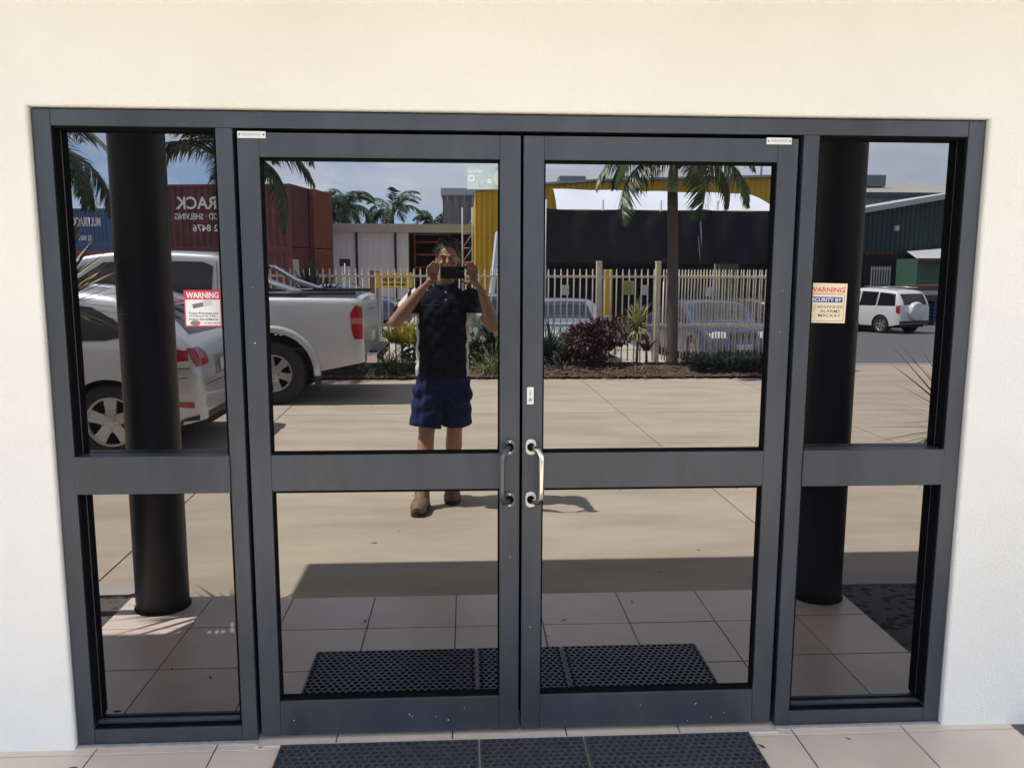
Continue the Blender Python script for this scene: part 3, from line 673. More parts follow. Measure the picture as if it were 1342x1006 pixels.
def wheel(par, x, y, r, rr, side, spokes=5, wd=.22, rimmat=None, pair=False):
    m = MB(); m.lathe([(rr*.98, -wd*.42), (rr*1.05, -wd*.5), (r*.93, -wd*.5), (r*.985, -wd*.42), (r, -wd*.25), (r, wd*.25), (r*.985, wd*.42), (r*.93, wd*.5), (rr*1.05, wd*.5), (rr*.98, wd*.42)], 40, 'y')
    wo = m.build('wheel', m_tyre, par, loc=(x, y, r))
    s = side; f = s*wd*.46
    g = MB().lathe([(rr, s*wd*.40), (rr*1.01, f), (rr*.93, f+s*.004), (rr*.90, s*wd*.30)], 40, 'y')
    for k in range(spokes):
        a = 2*PI*k/spokes+.3; n = 5
        w0, w1 = rr*.16*5/spokes**.9*1.1, rr*.20*5/spokes**.9*1.15
        vs = []
        for q, wv in ((.12, w0*1.1), (.5, w0), (.93, w1)):
            for sg in (-1, 1):
                cx, cz = math.cos(a)*rr*q - sg*math.sin(a)*wv, math.sin(a)*rr*q + sg*math.cos(a)*wv
                vs += [(cx, f-s*(.012 if q > .2 else .0), cz), (cx, f-s*.05, cz)]
        fs = []
        for i in range(2):
            A = i*4; fs += [(A, A+2, A+6, A+4), (A, A+4, A+5, A+1), (A+2, A+3, A+7, A+6)]
        g.add(vs, fs)
    g.lathe([(.0, f+s*.002), (rr*.15, f+s*.002), (rr*.24, f-s*.006), (rr*.25, f-s*.04)], 20, 'y')
    g.build('rim', rimmat or m_rim, wo)
    d = MB().lathe([(0, s*wd*.10), (rr*.97, s*wd*.10), (rr*.98, s*wd*.38)], 32, 'y'); d.build('brake_disc', m_under, wo)
    nn = MB()
    for k in range(5):
        a = 2*PI*k/5+.9; nn.tube([(math.cos(a)*rr*.30, f-s*.014, math.sin(a)*rr*.30), (math.cos(a)*rr*.30, f-s*.004, math.sin(a)*rr*.30)], rr*.05, 6)
    nn.build('wheel_nuts', m_under, wo)
    return wo
class Car:
    def __init__(s, name, label, loc, rz, L, W, top, belt, wheels, r, rr, pm, arch=None, zsill=.24, tumble=.13, round_r=.10, plan=.80, group=None, nose_r=.55, tail_r=.40):
        s.t = thing(name, label, 'pickup truck' if 'pickup' in name else 'car', loc, rz, group); s.W = W; s.L = L
        ft, fb = spl(top), spl(belt); ra = arch or r+.05; zmax = max(q[1] for q in top)
        xs = set(np.linspace(-L/2, L/2, 90)); xs |= set(-L/2+.25*(1-np.cos(np.linspace(0, PI/2, 10)))) | set(L/2-.25*(1-np.cos(np.linspace(0, PI/2, 10))))
        for xc in wheels: xs |= set(xc+ra*np.cos(np.linspace(0, PI, 25))) | {xc-ra-.004, xc+ra+.004}
        for q in top: xs.add(q[0])
        xs = sorted(x for x in xs if -L/2 <= x <= L/2); xs = [x for i, x in enumerate(xs) if i == 0 or x-xs[i-1] > .0025]
        def pl(x):
            k = 1.
            if x < -L/2+tail_r: q = (-L/2+tail_r-x)/tail_r; k = plan+(1-plan)*math.sqrt(max(0, 1-q**2.2))
            if x > L/2-nose_r: q = (x-L/2+nose_r)/nose_r; k = plan-.06+(1.06-plan)*math.sqrt(max(0, 1-q**2.2))
            return k
        def hw(x, z):
            zb, zt_ = fb(x), ft(x); h = W/2*pl(x)
            if z <= zb: h *= 1-.045*((z-.62)/.45)**2 if z < .62 else 1-.02*((z-.62)/max(.05, zb-.62))**2
            else: h *= .98-tumble*(z-zb)/max(.05, zmax-zb)
            dz = zt_-z; rr_ = round_r
            if dz < rr_: q = 1-dz/rr_; h -= rr_*.8*(1-math.sqrt(max(0, 1-q*q)))
            return h
        nz, nt_ = 18, 5; ring = []
        for x in xs:
            zb = zsill+ (.10*max(0, (-L/2+.5-x)/.5) if x < 0 else .06*max(0, (x-L/2+.6)/.6))
            for xc in wheels:
                if abs(x-xc) < ra: zb = max(zb, r+math.sqrt(ra*ra-(x-xc)**2))
            zt_ = max(ft(x), zb+.02); row = []
            bz = min(max(fb(x), zb+.01), zt_-.005)
            zs = list(np.linspace(zb, bz, 8)) + list(bz+(zt_-bz)*np.sin(np.linspace(0, PI/2, nz-7))[1:])
            half = [(hw(x, z), z) for z in zs]; yt = half[-1][0]
            half += [(yt*(1-k/nt_), zt_+.035*yt/(W/2)*(1-(1-k/nt_)**2)) for k in range(1, nt_)]
            full = [(x, y, z) for y, z in half] + [(x, 0, zt_+.035*yt/(W/2))] + [(x, -y, z) for y, z in reversed(half)]
            ring.append(full)
        n = len(ring[0]); vs = [q for r_ in ring for q in r_]
        fs = [(i*n+k, i*n+k+1, (i+1)*n+k+1, (i+1)*n+k) for i in range(len(ring)-1) for k in range(n-1)]
        fs += [tuple(range(n)), tuple((len(ring)-1)*n+k for k in range(n))]
        m = MB().add(vs, fs, True); s.body = autosmooth(m.build('body', pm, s.t), 28)
        s.bvh = BVHTree.FromPolygons([Vector(q) for q in vs], fs)
        MB().box(-L/2+.12, L/2-.12, -W/2+.26, W/2-.26, zsill-.03, .72).build('underbody', m_under, s.t)
        s.wl = []
        for xc in wheels:
            for sd_ in (1, -1):
                s.wl.append((xc, sd_)); wheel(s.t, xc, sd_*(W/2-.135), r, rr, sd_, s.spokes if hasattr(s, 'spokes') else 6)
            MB().box(xc-ra+.01, xc+ra-.01, -W/2+.05, W/2-.05, r+ra*.55, r+ra*.62).build('wheel_well', m_under, s.t)
    def patch(s, name, poly, axis, side, mat, off=.004, step=.06, par=None):
        bm = bmesh.new(); f = bm.faces.new([bm.verts.new((a, b_, 0)) for a, b_ in poly])
        for ax in (0, 1):
            lo, hi = min(q[ax] for q in poly), max(q[ax] for q in poly); k = lo+step
            while k < hi:
                no_ = (1,0,0) if ax == 0 else (0,1,0); co = (k,0,0) if ax == 0 else (0,k,0)
                bmesh.ops.bisect_plane(bm, geom=bm.verts[:]+bm.edges[:]+bm.faces[:], plane_co=co, plane_no=no_, dist=1e-6); k += step
        bad = []
        for v in bm.verts:
            a, b_ = v.co.x, v.co.y
            if axis == 'y': o_, d_ = Vector((a, 4*side, b_)), Vector((0, -side, 0))
            elif axis == 'x': o_, d_ = Vector((4*side, a, b_)), Vector((-side, 0, 0))
            else: o_, d_ = Vector((a, b_, 4)), Vector((0, 0, -1))
            hit = s.bvh.ray_cast(o_, d_)
            if hit[0] is None or hit[3] > 4+ (s.L/2 if axis == 'x' else 0): bad.append(v); continue
            nn = hit[1]; nn = nn if nn.dot(d_) < 0 else -nn; v.co = hit[0]+nn*off
        if bad: bmesh.ops.delete(bm, geom=bad, context='VERTS')
        for f in bm.faces: f.smooth = True
        me = bpy.data.meshes.new(name); bm.to_mesh(me); bm.free(); me.materials.append(mat)
        return link(name, me, par or s.t)
    def both(s, name, poly, mat, **k): return [s.patch(name, poly, 'y', sd_, mat, **k) for sd_ in (1, -1)]
    def seam(s, pts, side, wd=.006, mat=None, name='panel_gap', axis='y'):
        # thin dark line following the body
        for a, b_ in zip(pts, pts[1:]):
            dx, dz = b_[0]-a[0], b_[1]-a[1]; l = math.hypot(dx, dz) or 1; px, pz = -dz/l*wd/2, dx/l*wd/2
            s.patch(name, [(a[0]+px, a[1]+pz), (b_[0]+px, b_[1]+pz), (b_[0]-px, b_[1]-pz), (a[0]-px, a[1]-pz)], axis, side, mat or m_ctrim, off=.002, step=.08)
def rect(a, b_, c, d): return [(a, c), (b_, c), (b_, d), (a, d)]
m_silver = paint('silver_paint', (.56,.575,.595), .40)

# ---- silver pickup (twin cab)
ux = at(358, 500, 7.32).x
Car.spokes = 6
PU = Car('pickup_truck', 'silver twin-cab pickup with sports bar and chrome rear bumper', (ux-1.40, ry(7.32)-.90, CZ), PI, 5.00, 1.80,
    [(-2.50,.55),(-2.475,1.27),(-2.43,1.29),(-.98,1.305),(-.93,1.40),(-.86,1.74),(-.70,1.80),(.2,1.83),(.75,1.78),(1.5,1.28),(2.2,1.14),(2.42,1.02),(2.5,.62)],
    [(-2.50,1.2),(-.9,1.25),(.4,1.22),(1.3,1.16),(2.5,.9)], (-1.40, 1.685), .385, .225, m_silver, arch=.50, zsill=.42, tumble=.10, round_r=.07, plan=.93, tail_r=.16)
p = PU
p.both('window', [(-.70,1.27),(-.72,1.66),(-.60,1.71),(.02,1.72),(.02,1.27)], m_cglass); p.both('window', [(.10,1.27),(.10,1.72),(.55,1.70),(1.10,1.34),(1.14,1.27)], m_cglass)
p.patch('windscreen', [(.84,-.62),(.84,.62),(1.36,.72),(1.36,-.72)], 'z', 1, m_cgr)
p.patch('rear_window', rect(-.58,.58,1.40,1.68), 'x', -1, m_cglass)
p.patch('tray_liner', rect(-2.40,-1.0,-.78,.78), 'z', 1, m_ctrim, off=.006)
for sd_ in (1, -1):
    p.seam([(-.985,.50),(-.985,1.28)], sd_, .014); p.seam([(.06,.50),(.06,1.72)], sd_); p.seam([(-.80,.9),(-.76,1.72)], sd_)
    tl = p.patch('tail_light', [(-2.475,.80),(-2.475,1.18),(-2.40,1.20),(-2.335,1.10),(-2.35,.92),(-2.38,.80)], 'y', sd_, m_tail, off=.012, step=.03)
    p.patch('lamp_band', rect(-2.475,-2.35,.98,1.05), 'y', sd_, M('tail_lamp_pink', (.55,.16,.14), .15), off=.015, step=.03, par=tl)
    # flared guard round the rear and front arches
    for xc in (-1.40, 1.685):
        pts = [(xc+.535*math.cos(a), sd_*(.905), .385+.535*math.sin(a)) for a in np.linspace(-.05, PI+.05, 18)]
        MB().tube(pts, [.045]*18, 8, flat=.55).build('wheel_flare', m_silver, p.t)
    MB().tube([(-2.40, sd_*.82, 1.34), (-1.0, sd_*.82, 1.335)], .022, 8).build('tray_rail', m_ctrim, p.t)
    MB().tube([(-.98, sd_*.60, 1.66), (-1.12, sd_*.66, 1.64), (-1.38, sd_*.72, 1.47), (-1.66, sd_*.76, 1.37), (-1.74, sd_*.77, 1.34)], .036, 10).build('sports_bar_leg', m_chr, p.t)
    MB().bbox(-1.80, -1.62, sd_*.77-.05, sd_*.77+.05, 1.325, 1.37, .01).build('sports_bar_foot', m_ctrim, p.t)
    MB().bbox(1.05, 1.22, sd_*1.02-.11, sd_*1.02+.09, 1.24, 1.42, .03).build('mirror', m_silver, p.t)
    MB().bbox(-.62, -.42, sd_*.905-.012, sd_*.905+.012, 1.10, 1.135, .008).build('door_handle', m_chr, p.t)
    p.patch('headlight', [(2.25,.90),(2.25,1.06),(2.42,1.0),(2.42,.84)], 'y', sd_, m_lampw, off=.01)
MB().tube([(-1.0, -.60, 1.66), (-1.02, -.5, 1.74), (-1.02, .5, 1.74), (-1.0, .60, 1.66)], .05, 10).build('sports_bar', m_ctrim, p.t)
o = MB().bbox(-2.64, -2.50, -.80, .82, .50, .62, .02).build('rear_bumper', m_chr, p.t); MB().bbox(-2.63, -2.52, -.60, .60, .621, .635, .003).build('step_pad', m_ctrim, o)
MB().bbox(-2.515, -2.495, -.18, .18, .72, .84, .004).build('number_plate', m_numb, p.t)
MB().bbox(-2.525, -2.495, -.10, .10, 1.10, 1.16, .008).build('tailgate_handle', m_chr, p.t)
MB().bbox(-1.93, -1.89, -.86, -.60, .22, .48, .004).build('mud_flap', m_ctrim, p.t); MB().bbox(-1.93, -1.89, .60, .86, .22, .48, .004).build('mud_flap', m_ctrim, p.t)
MB().tube([(-.9,.84,.40),(1.1,.84,.40)], .045, 10).build('side_step', m_chr, p.t)

# ---- silver hatchback
hx = at(142.6, 560, 4.47).x
Car.spokes = 5
HB = Car('hatchback_car', 'silver hatchback with red tail lamps parked behind the dark column', (hx-1.35, ry(4.47)-.875, CZ), PI, 4.22, 1.78,
    [(-2.11,.42),(-2.09,.78),(-2.04,.92),(-1.97,1.02),(-1.60,1.33),(-1.35,1.42),(-.6,1.475),(.1,1.47),(.75,1.30),(1.35,1.0),(1.9,.88),(2.03,.74),(2.11,.48)],
    [(-2.11,.92),(-1.2,.98),(.4,.93),(1.4,.88),(2.11,.7)], (-1.35, 1.33), .325, .218, m_silver, arch=.375, zsill=.22, tumble=.15, round_r=.11, plan=.76, tail_r=.52)
p = HB
p.both('window', [(-1.55,1.07),(-1.42,1.20),(-1.22,1.31),(-.86,1.35),(-.80,1.02),(-1.35,1.03)], m_cglass); p.both('window', [(-.74,1.01),(-.78,1.36),(-.10,1.39),(-.05,.99)], m_cglass); p.both('window', [(.02,.99),(-.02,1.39),(.25,1.375),(.95,1.0)], m_cglass)
p.patch('rear_window', [(-.54,1.06),(-.46,1.30),(.46,1.30),(.54,1.06)], 'x', -1, m_cglass)
p.patch('windscreen', [(.20,-.5),(.20,.5),(.98,.62),(.98,-.62)], 'z', 1, m_cgr)
for sd_ in (1, -1):
    tl = p.patch('tail_light', [(-2.02,.78),(-2.0,.93),(-1.84,.97),(-1.64,.955),(-1.72,.86),(-1.86,.78)], 'y', sd_, m_tail, off=.010, step=.03)
    p.patch('lamp_band', [(-2.02,.79),(-2.02,.845),(-1.80,.845),(-1.86,.79)], 'y', sd_, M('tail_lamp_white', (.60,.55,.54), .15), off=.014, step=.03, par=tl)
    p.seam([(-.78,.30),(-.78,1.36)], sd_); p.seam([(0,.30),(0,1.38)], sd_); p.seam([(-1.02,.62),(-1.12,.80),(-1.16,1.02)], sd_); p.seam([(-.78,.3),(.9,.3)], sd_); p.seam([(.92,.35),(.96,.92)], sd_)
    p.seam([(-2.07,.70),(-1.80,.70),(-1.72,.66)], sd_)
    MB().bbox(-1.02, -.84, sd_*.86-.012, sd_*.86+.016, .83, .86, .008).build('door_handle', m_silver, p.t)
    p.patch('reflector', [(-2.04,.43),(-2.04,.485),(-1.90,.50),(-1.88,.46)], 'y', sd_, m_tail, off=.008, step=.03)
    p.patch('bumper_insert', [(-2.07,.27),(-2.07,.37),(-1.95,.34),(-1.86,.26)], 'y', sd_, m_ctrim, off=.006, step=.03)
    MB().bbox(.72, .92, sd_*.98-.09, sd_*.98+.07, .98, 1.10, .03).build('mirror', m_silver, p.t)
for sd_ in (1, -1): p.patch('tail_light', [(sd_*.50,.80),(sd_*.50,.90),(sd_*.60,.95),(sd_*.78,.95),(sd_*.76,.79)], 'x', -1, m_tail, off=.012, step=.03)
p.patch('number_plate', rect(-.19,.19,.70,.81), 'x', -1, m_numb, off=.012)
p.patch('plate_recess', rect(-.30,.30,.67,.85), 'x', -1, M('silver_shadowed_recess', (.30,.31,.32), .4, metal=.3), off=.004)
p.patch('bumper_insert', rect(-.62,.62,.26,.38), 'x', -1, m_ctrim, off=.006)
p.patch('brake_light', rect(-.22,.22,1.315,1.335), 'x', -1, m_tail, off=.006)
p.seam([(-.62,.62),(.62,.62)], -1, .008, axis='x')
MB().tube([(-1.50,.62,1.385),(-1.0,.64,1.455),(.1,.64,1.48)], .012, 6).build('roof_trim', m_ctrim, p.t); MB().tube([(-1.50,-.62,1.385),(-1.0,-.64,1.455),(.1,-.64,1.48)], .012, 6).build('roof_trim', m_ctrim, p.t)

# ---- cars beyond the fence
SED = [(-2.28,.50),(-2.24,.88),(-2.1,.98),(-1.55,1.02),(-1.1,1.28),(-.75,1.385),(0,1.42),(.45,1.36),(1.15,.98),(1.6,.93),(2.05,.80),(2.28,.50)]
def sedan(name, label, px, py, Y, rz, pm, spoke=7):
    Car.spokes = spoke; q = at(px, py, Y)
    c = Car(name, label, (q.x, q.y, zt(q.x, Y)), rz, 4.55, 1.74, SED, [(-2.28,.85),(-1.2,.95),(.6,.90),(2.28,.7)], (-1.33, 1.30), .31, .20, pm, zsill=.20, plan=.78)
    c.both('window', [(-1.30,1.0),(-.98,1.24),(-.70,1.31),(-.45,1.33),(-.45,.97)], m_cgr); c.both('window', [(-.38,.97),(-.38,1.335),(.25,1.30),(.92,.98)], m_cgr)
    c.patch('windscreen', [(.42,-.50),(.42,.50),(1.12,.62),(1.12,-.62)], 'z', 1, m_cgr); c.patch('rear_window', [(-1.05,-.48),(-1.05,.48),(-1.5,.58),(-1.5,-.58)], 'z', 1, m_cgr)
    for sd_ in (1, -1):
        c.patch('headlight', [(sd_*.36,.66),(sd_*.38,.79),(sd_*.62,.80),(sd_*.76,.76),(sd_*.74,.66)], 'x', 1, m_lampw, off=.012, step=.04)
        c.patch('tail_light', [(-2.2,.72),(-2.2,.88),(-2.0,.9),(-2.0,.74)], 'y', sd_, m_tail, off=.01); c.seam([(-.415,.28),(-.415,1.32)], sd_); c.seam([(.95,.3),(.93,.96)], sd_)
        MB().bbox(.66, .84, sd_*.96-.09, sd_*.96+.06, .94, 1.06, .03).build('mirror', pm, c.t); MB().bbox(-.62,-.48, sd_*.86-.01, sd_*.86+.014, .80, .83, .006).build('door_handle', pm, c.t)
    c.patch('grille', rect(-.33,.33,.66,.76), 'x', 1, m_ctrim, off=.012); c.patch('number_plate', rect(-.19,.19,.42,.53), 'x', 1, m_numb, off=.02); c.patch('lower_grille', rect(-.6,.6,.27,.38), 'x', 1, m_ctrim, off=.008)
    return c
m_bluep = paint('blue_paint', (.035,.055,.15), .2)
sedan('sedan_car', 'blue sedan parked nose-out behind the cream fence and palm', 925, 440, 17.4, math.radians(85), m_bluep)
sedan('sedan_car', 'pale blue-grey car roof showing behind the burgundy bush', 735, 430, 17.6, math.radians(88), paint('bluegrey_paint', (.24,.30,.36), .3))
sedan('sedan_car', 'dark blue car behind the fence left of the yellow direction sign', 447, 385, 27, math.radians(10), paint('navy_paint', (.03,.05,.12), .2))
sedan('sedan_car', 'dark car seen between the fence bars under the shade cloth', 1000, 400, 21.5, math.radians(55), paint('charcoal_paint', (.04,.04,.045), .2))
sedan('sedan_car', 'teal-grey car behind the cycad and fence', 648, 400, 18.5, math.radians(70), paint('tealgrey_paint', (.12,.19,.22), .3))
sedan('sedan_car', 'red car at the kerb behind the white street vehicle', 1122, 415, 31, math.radians(100), paint('red_paint', (.40,.03,.02), .1))
# white off-roader in the street
Car.spokes = 6
q = at(1166, 433, 28.5)
WS = Car('offroad_car', 'white compact off-roader with covered spare wheel parked in the street', (q.x-.35, q.y-.9, zt(q.x, 29.2)), math.radians(247), 4.1, 1.78,
    [(-2.05,.40),(-2.03,1.05),(-1.92,1.32),(-1.74,1.57),(-1.5,1.65),(-.2,1.71),(.35,1.64),(.95,1.12),(1.6,1.0),(1.95,.86),(2.05,.55)],
    [(-2.05,1.02),(0,1.0),(2.05,.85)], (-1.22, 1.32), .345, .215, paint('white_paint', (.72,.73,.74)), zsill=.30, tumble=.17, plan=.80, tail_r=.38, round_r=.16)
p = WS
p.both('window', [(-1.82,1.08),(-1.74,1.52),(-1.05,1.57),(-1.02,1.06)], m_cglass); p.both('window', [(-.96,1.06),(-.98,1.575),(-.22,1.59),(-.18,1.04)], m_cglass); p.both('window', [(-.11,1.04),(-.13,1.58),(.25,1.54),(.72,1.10)], m_cglass)
p.patch('rear_window', rect(-.62,.62,1.12,1.52), 'x', -1, m_cglass); p.patch('windscreen', [(.38,-.55),(.38,.55),(.92,.66),(.92,-.66)], 'z', 1, m_cgr)
for sd_ in (1, -1):
    p.patch('tail_light', [(-2.0,.80),(-2.0,1.10),(-1.86,1.08),(-1.88,.84)], 'y', sd_, m_tail, off=.012, step=.04); MB().tube([(-1.6,sd_*.60,1.74),(-.2,sd_*.62,1.77)], .02, 6).build('roof_rail', m_rim, p.t); p.seam([(-1.0,.36),(-1.0,1.58)], sd_); p.seam([(-.14,.36),(-.14,1.58)], sd_)
sw = MB().lathe([(0,-.14),(.30,-.14),(.345,-.11),(.355,-.02),(.34,.06)], 32, 'x'); sw.build('spare_wheel_cover', MATS['white_paint'], p.t, loc=(-2.07, -.05, .88))
p.patch('number_plate', rect(.24,.62,.50,.61), 'x', -1, m_numb, off=.012); MB().bbox(-2.10,-2.0,-.80,.80,.42,.52,.02).build('rear_bumper', m_ctrim, p.t)

# ================================================================== containers, sheds, yard
def corr(x0, x1, z0, z1, pitch, depth, y=0., horiz=False, prof=(.0,.34,.5,.84)):
    # trapezoid sheeting facing -y
    m = MB(); n = max(1, round((x1-x0)/pitch)); st_ = (x1-x0)/n; line = []
    for k in range(n): line += [(x0+st_*(k+prof[0]), 0), (x0+st_*(k+prof[1]), 0), (x0+st_*(k+prof[2]), depth), (x0+st_*(k+prof[3]), depth)]
    line.append((x1, 0)); vs = [(a, y+b_, z0) for a, b_ in line]+[(a, y+b_, z1) for a, b_ in line]; k = len(line)
    return m.add(vs, [(i, i+1, k+i+1, k+i) for i in range(k-1)])
def container(label, loc, rz, pm, L=6.06, H=2.59, name='shipping_container', lines=(), tm=None):
    t = thing(name, label, 'container', loc, rz); Wc = 2.44; f = .10
    # local: long side faces -y at y=0 ; x along, origin at the lower front corner
    corr(f, L-f, f+.04, H-f, .28, .036, .012).build('side_panel', pm, t, fix=False)
    o = corr(f, L-f, f+.04, H-f, .28, .036, .012).build('side_panel', pm, t, fix=False); o.location = (L, Wc, 0); o.rotation_euler.z = PI
    o = corr(f, Wc-f, f+.04, H-f, .25, .045, .012).build('end_panel', pm, t, fix=False); o.location = (0, Wc, 0); o.rotation_euler.z = -PI/2
    e = MB()
    for k in (0, 1): e.bbox(L-.03, L-.008, f+k*(Wc/2-f)+.01, Wc/2+k*(Wc/2-f)-.01, f, H-f, .004)
    e.build('end_door', pm, t)
    for k in (.5, .9, 1.54, 1.94):
        MB().tube([(L+.012, k, .1), (L+.012, k, H-.1)], .018, 6).build('lock_rod', M('galvanised_rod', (.42,.40,.38), .5, metal=.4), t)
    for x in (0, L-f):
        for y in (0, Wc-f): MB().box(x, x+f, y, y+f, 0, H).build('corner_post', pm, t)
    for z in (0, H-f):
        for y in (0, Wc-f): MB().box(f, L-f, y, y+f, z, z+f+(.04 if z == 0 else 0)-.002).build('rail', pm, t)
        for x in (0, L-f): MB().box(x, x+f, f, Wc-f, z, z+f-.002).build('rail', pm, t)
    MB().box(f, L-f, f, Wc-f, H-.06, H-.03).build('roof_panel', pm, t)
    for s_, h, z, x, wd in lines: text('lettering', s_, h, (x, -.004, z), tm, t, width=wd, bold=.02)
    return t
m_maroon = M('maroon_container', (.085,.017,.022), .6, var=.18, vscale=1.2, col2=(.11,.028,.025), c2scale=1.6)
m_rust = M('rust_container', (.16,.045,.028), .7, var=.2, vscale=1.5)
m_bluec = M('blue_container', (.035,.075,.19), .6, var=.15, vscale=1)
m_orc = M('orange_container', (.24,.065,.035), .6, var=.2, vscale=1.2)
m_cw = M('container_white', (.60,.60,.60), .6)
# local frame turned by pi faces the doors of the office (+y); text then reads for someone at the entrance
q = at(383, 328, 31.2); zs = zt(q.x, 31)
seam_z = q.z
TXT = [('MULTIRACK', .50, 1.86, 3.02, 3.55), ('OOD · SHELVING', .25, 1.33, 3.82, 2.05), ('2 8476', .28, .87, 3.58, 1.08)]
rzc = PI+math.radians(9)
container('maroon container with white rack and shelving lettering, upper of its stack', (q.x, q.y, seam_z+.01), rzc, m_maroon, lines=[(a, b_, c, d, e) for a, b_, c, d, e in TXT], tm=m_cw)
container('maroon container without lettering, lower of its stack behind the pickup', (q.x, q.y, seam_z-2.59), rzc, m_maroon)
q2 = at(413, 328, 33.2)
container('rusty red container on top behind the maroon stack', (q2.x, q2.y, seam_z+.0), rzc+PI/2*0, m_rust)
container('rusty red container at the ground behind the maroon stack', (q2.x, q2.y, seam_z-2.6), rzc, m_rust)
q = at(146, 320, 56); zb = q.z
container('blue container with white rack lettering, upper of its stack', (q.x, q.y, zb), PI+.12, m_bluec, H=2.4, lines=[('MULTIRACK', .62, 1.50, 1.66, 1.95), ('52 8476', .36, .42, 1.85, .95)], tm=m_cw)
container('blue container standing on the ground below the lettered one', (q.x, q.y, zb-2.9), PI+.12, m_bluec, H=2.89)
q = at(150, 322, 31)
container('orange-brown container with faded white lettering behind the hatchback', (q.x, q.y, zt(q.x, 31)), PI+.1, m_orc, lines=[('RECK', .34, 1.95, 1.25, 1.2), ('LER', .3, 1.3, 1.6, .7)], tm=M('faded_white', (.42,.38,.36), .7))

m_gal = M('galvanised_sheet', (.34,.37,.40), .55, metal=.2, var=.08, vscale=.8)
m_shedw = M('white_shed_sheet', (.55,.58,.68), .6, var=.04, vscale=.6)
m_fascia = M('pale_fascia', (.36,.35,.32), .7, var=.12, vscale=2)
m_yel = M('yellow_cladding', (.64,.38,.022), .55, var=.06, vscale=1)
m_green = M('dark_green_cladding', (.022,.052,.045), .55, var=.08, vscale=1)
m_lgreen = M('green_panel', (.06,.14,.10), .6)
m_roofw = M('white_roof', (.52,.52,.52), .6, var=.05)
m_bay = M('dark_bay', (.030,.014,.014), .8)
m_rustb = M('rack_orange', (.20,.05,.03), .7, var=.2)
def face(o): o.rotation_euler.z = PI; return o
def facing(thing_, name, x0, x1, z0, z1, Y, mat, pitch=.25, depth=.04):
    # sheeting towards the office: built facing -y, turned to face +y
    o = corr(-x1, -x0, z0, z1, pitch, depth).build(name, mat, thing_, fix=False, loc=(0, ry(Y), 0)); o.rotation_euler.z = PI; return o
def shedbox(t, name, x0, x1, Y0, Y1, z0, z1, mat): return MB().box(x0, x1, ry(Y1), ry(Y0), z0, z1).build(name, mat, t)
# white shed with sliding doors and an open racking bay
sh = thing('white_shed', 'low white shed with sliding doors and a dark open racking bay', 'building')
a = at(400, 304, 38); c = at(618, 305, 38); zg = -.6; zt0 = a.z
for p0, p1 in ((400, 467), (467, 518), (518, 536)):
    x0, x1 = at(p0, 300, 38).x+.03, at(p1, 300, 38).x-.03; facing(sh, 'sliding_door', x0, x1, zg, zt0, 38, m_shedw, .3, .008)
for p0 in (467, 518): x = at(p0, 300, 38).x; shedbox(sh, 'door_post', x-.05, x+.05, 37.9, 38.1, zg, zt0, m_under)
x0, x1 = at(536, 300, 38).x, at(612, 300, 38).x
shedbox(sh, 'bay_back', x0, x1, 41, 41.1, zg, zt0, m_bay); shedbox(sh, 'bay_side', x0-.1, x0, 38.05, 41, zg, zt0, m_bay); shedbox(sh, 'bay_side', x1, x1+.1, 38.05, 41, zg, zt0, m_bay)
shedbox(sh, 'fascia', a.x-.5, x1+.6, 37.7, 38.0, zt0, at(415, 293, 38).z, m_fascia); shedbox(sh, 'roof', a.x-.5, x1+.6, 38.001, 46, zt0+.02, at(415, 293, 38).z-.05, m_gal)
rk = thing('pallet_rack', 'rust red pallet racking inside the open shed bay', 'rack', (x0, ry(39.2), zg))
for k in range(5):
    z = .9+.62*k; MB().box(.2, x1-x0-.2, -.05, .05, z, z+.09).build('beam', m_rustb, rk)
    MB().box(.3, x1-x0-.3, -.5, -.06, z+.02, z+.05).build('shelf', m_fascia, rk)
for x in (.15, (x1-x0)/2, x1-x0-.2): MB().box(x, x+.08, -.05, .05, 0, zt0-zg-.05).build('upright', m_rustb, rk)
# grey block behind
gb_ = thing('grey_block', 'tall grey-brown sheeted building behind the sheds', 'building')
a, c = at(580, 250, 46), at(700, 242, 46)
facing(gb_, 'wall', a.x, c.x, -.8, at(580, 256, 46).z, 46, M('greybrown_sheet', (.16,.155,.16), .7, var=.1), .5, .05); shedbox(gb_, 'fascia', a.x-.1, c.x, 45.7, 46, at(580, 256, 46).z, at(580, 247, 46).z, m_gal); shedbox(gb_, 'roof', a.x-.1, c.x, 46.1, 60, at(580, 256, 46).z, at(580, 247, 46).z, m_gal)
# yellow warehouse
yb = thing('yellow_warehouse', 'yellow sheet-clad warehouse with pale roof behind the shade cloth', 'building')
YT = [(at(u, v, 31).x, at(u, v, 31).z) for u, v in ((623, 251), (700, 244), (790, 238), (1015, 233), (1120, 231))]
ytop = lambda X: float(np.interp(X, [q[0] for q in YT], [q[1] for q in YT])); xA, xB = YT[0][0], YT[-1][0]
w_ = corr(-xB, -xA, 0, 1, .22, .04); w_.v = [(x, y, -.9 if z == 0 else ytop(-x)) for x, y, z in w_.v]
o = w_.build('wall', m_yel, yb, fix=False, loc=(0, ry(31), 0)); o.rotation_euler.z = PI
m = MB(); k = len(YT)
vs = [(x, ry(Yq), z+dz) for Yq, dz in ((30.8, .015), (30.8, .10), (45, .10), (45, .015)) for x, z in YT]
m.add(vs, [(r_*k+i_, r_*k+i_+1, ((r_+1) % 4)*k+i_+1, ((r_+1) % 4)*k+i_) for r_ in range(4) for i_ in range(k-1)]); m.build('roof', m_gal, yb)
zA, zB = YT[0][1], ytop(at(998, 230, 31).x)
MB().prism([(ry(31.05), -.9), (ry(45), -.9), (ry(45), zA), (ry(31.05), zA)], 'x', xA, xA+.05).build('wall', m_yel, yb)
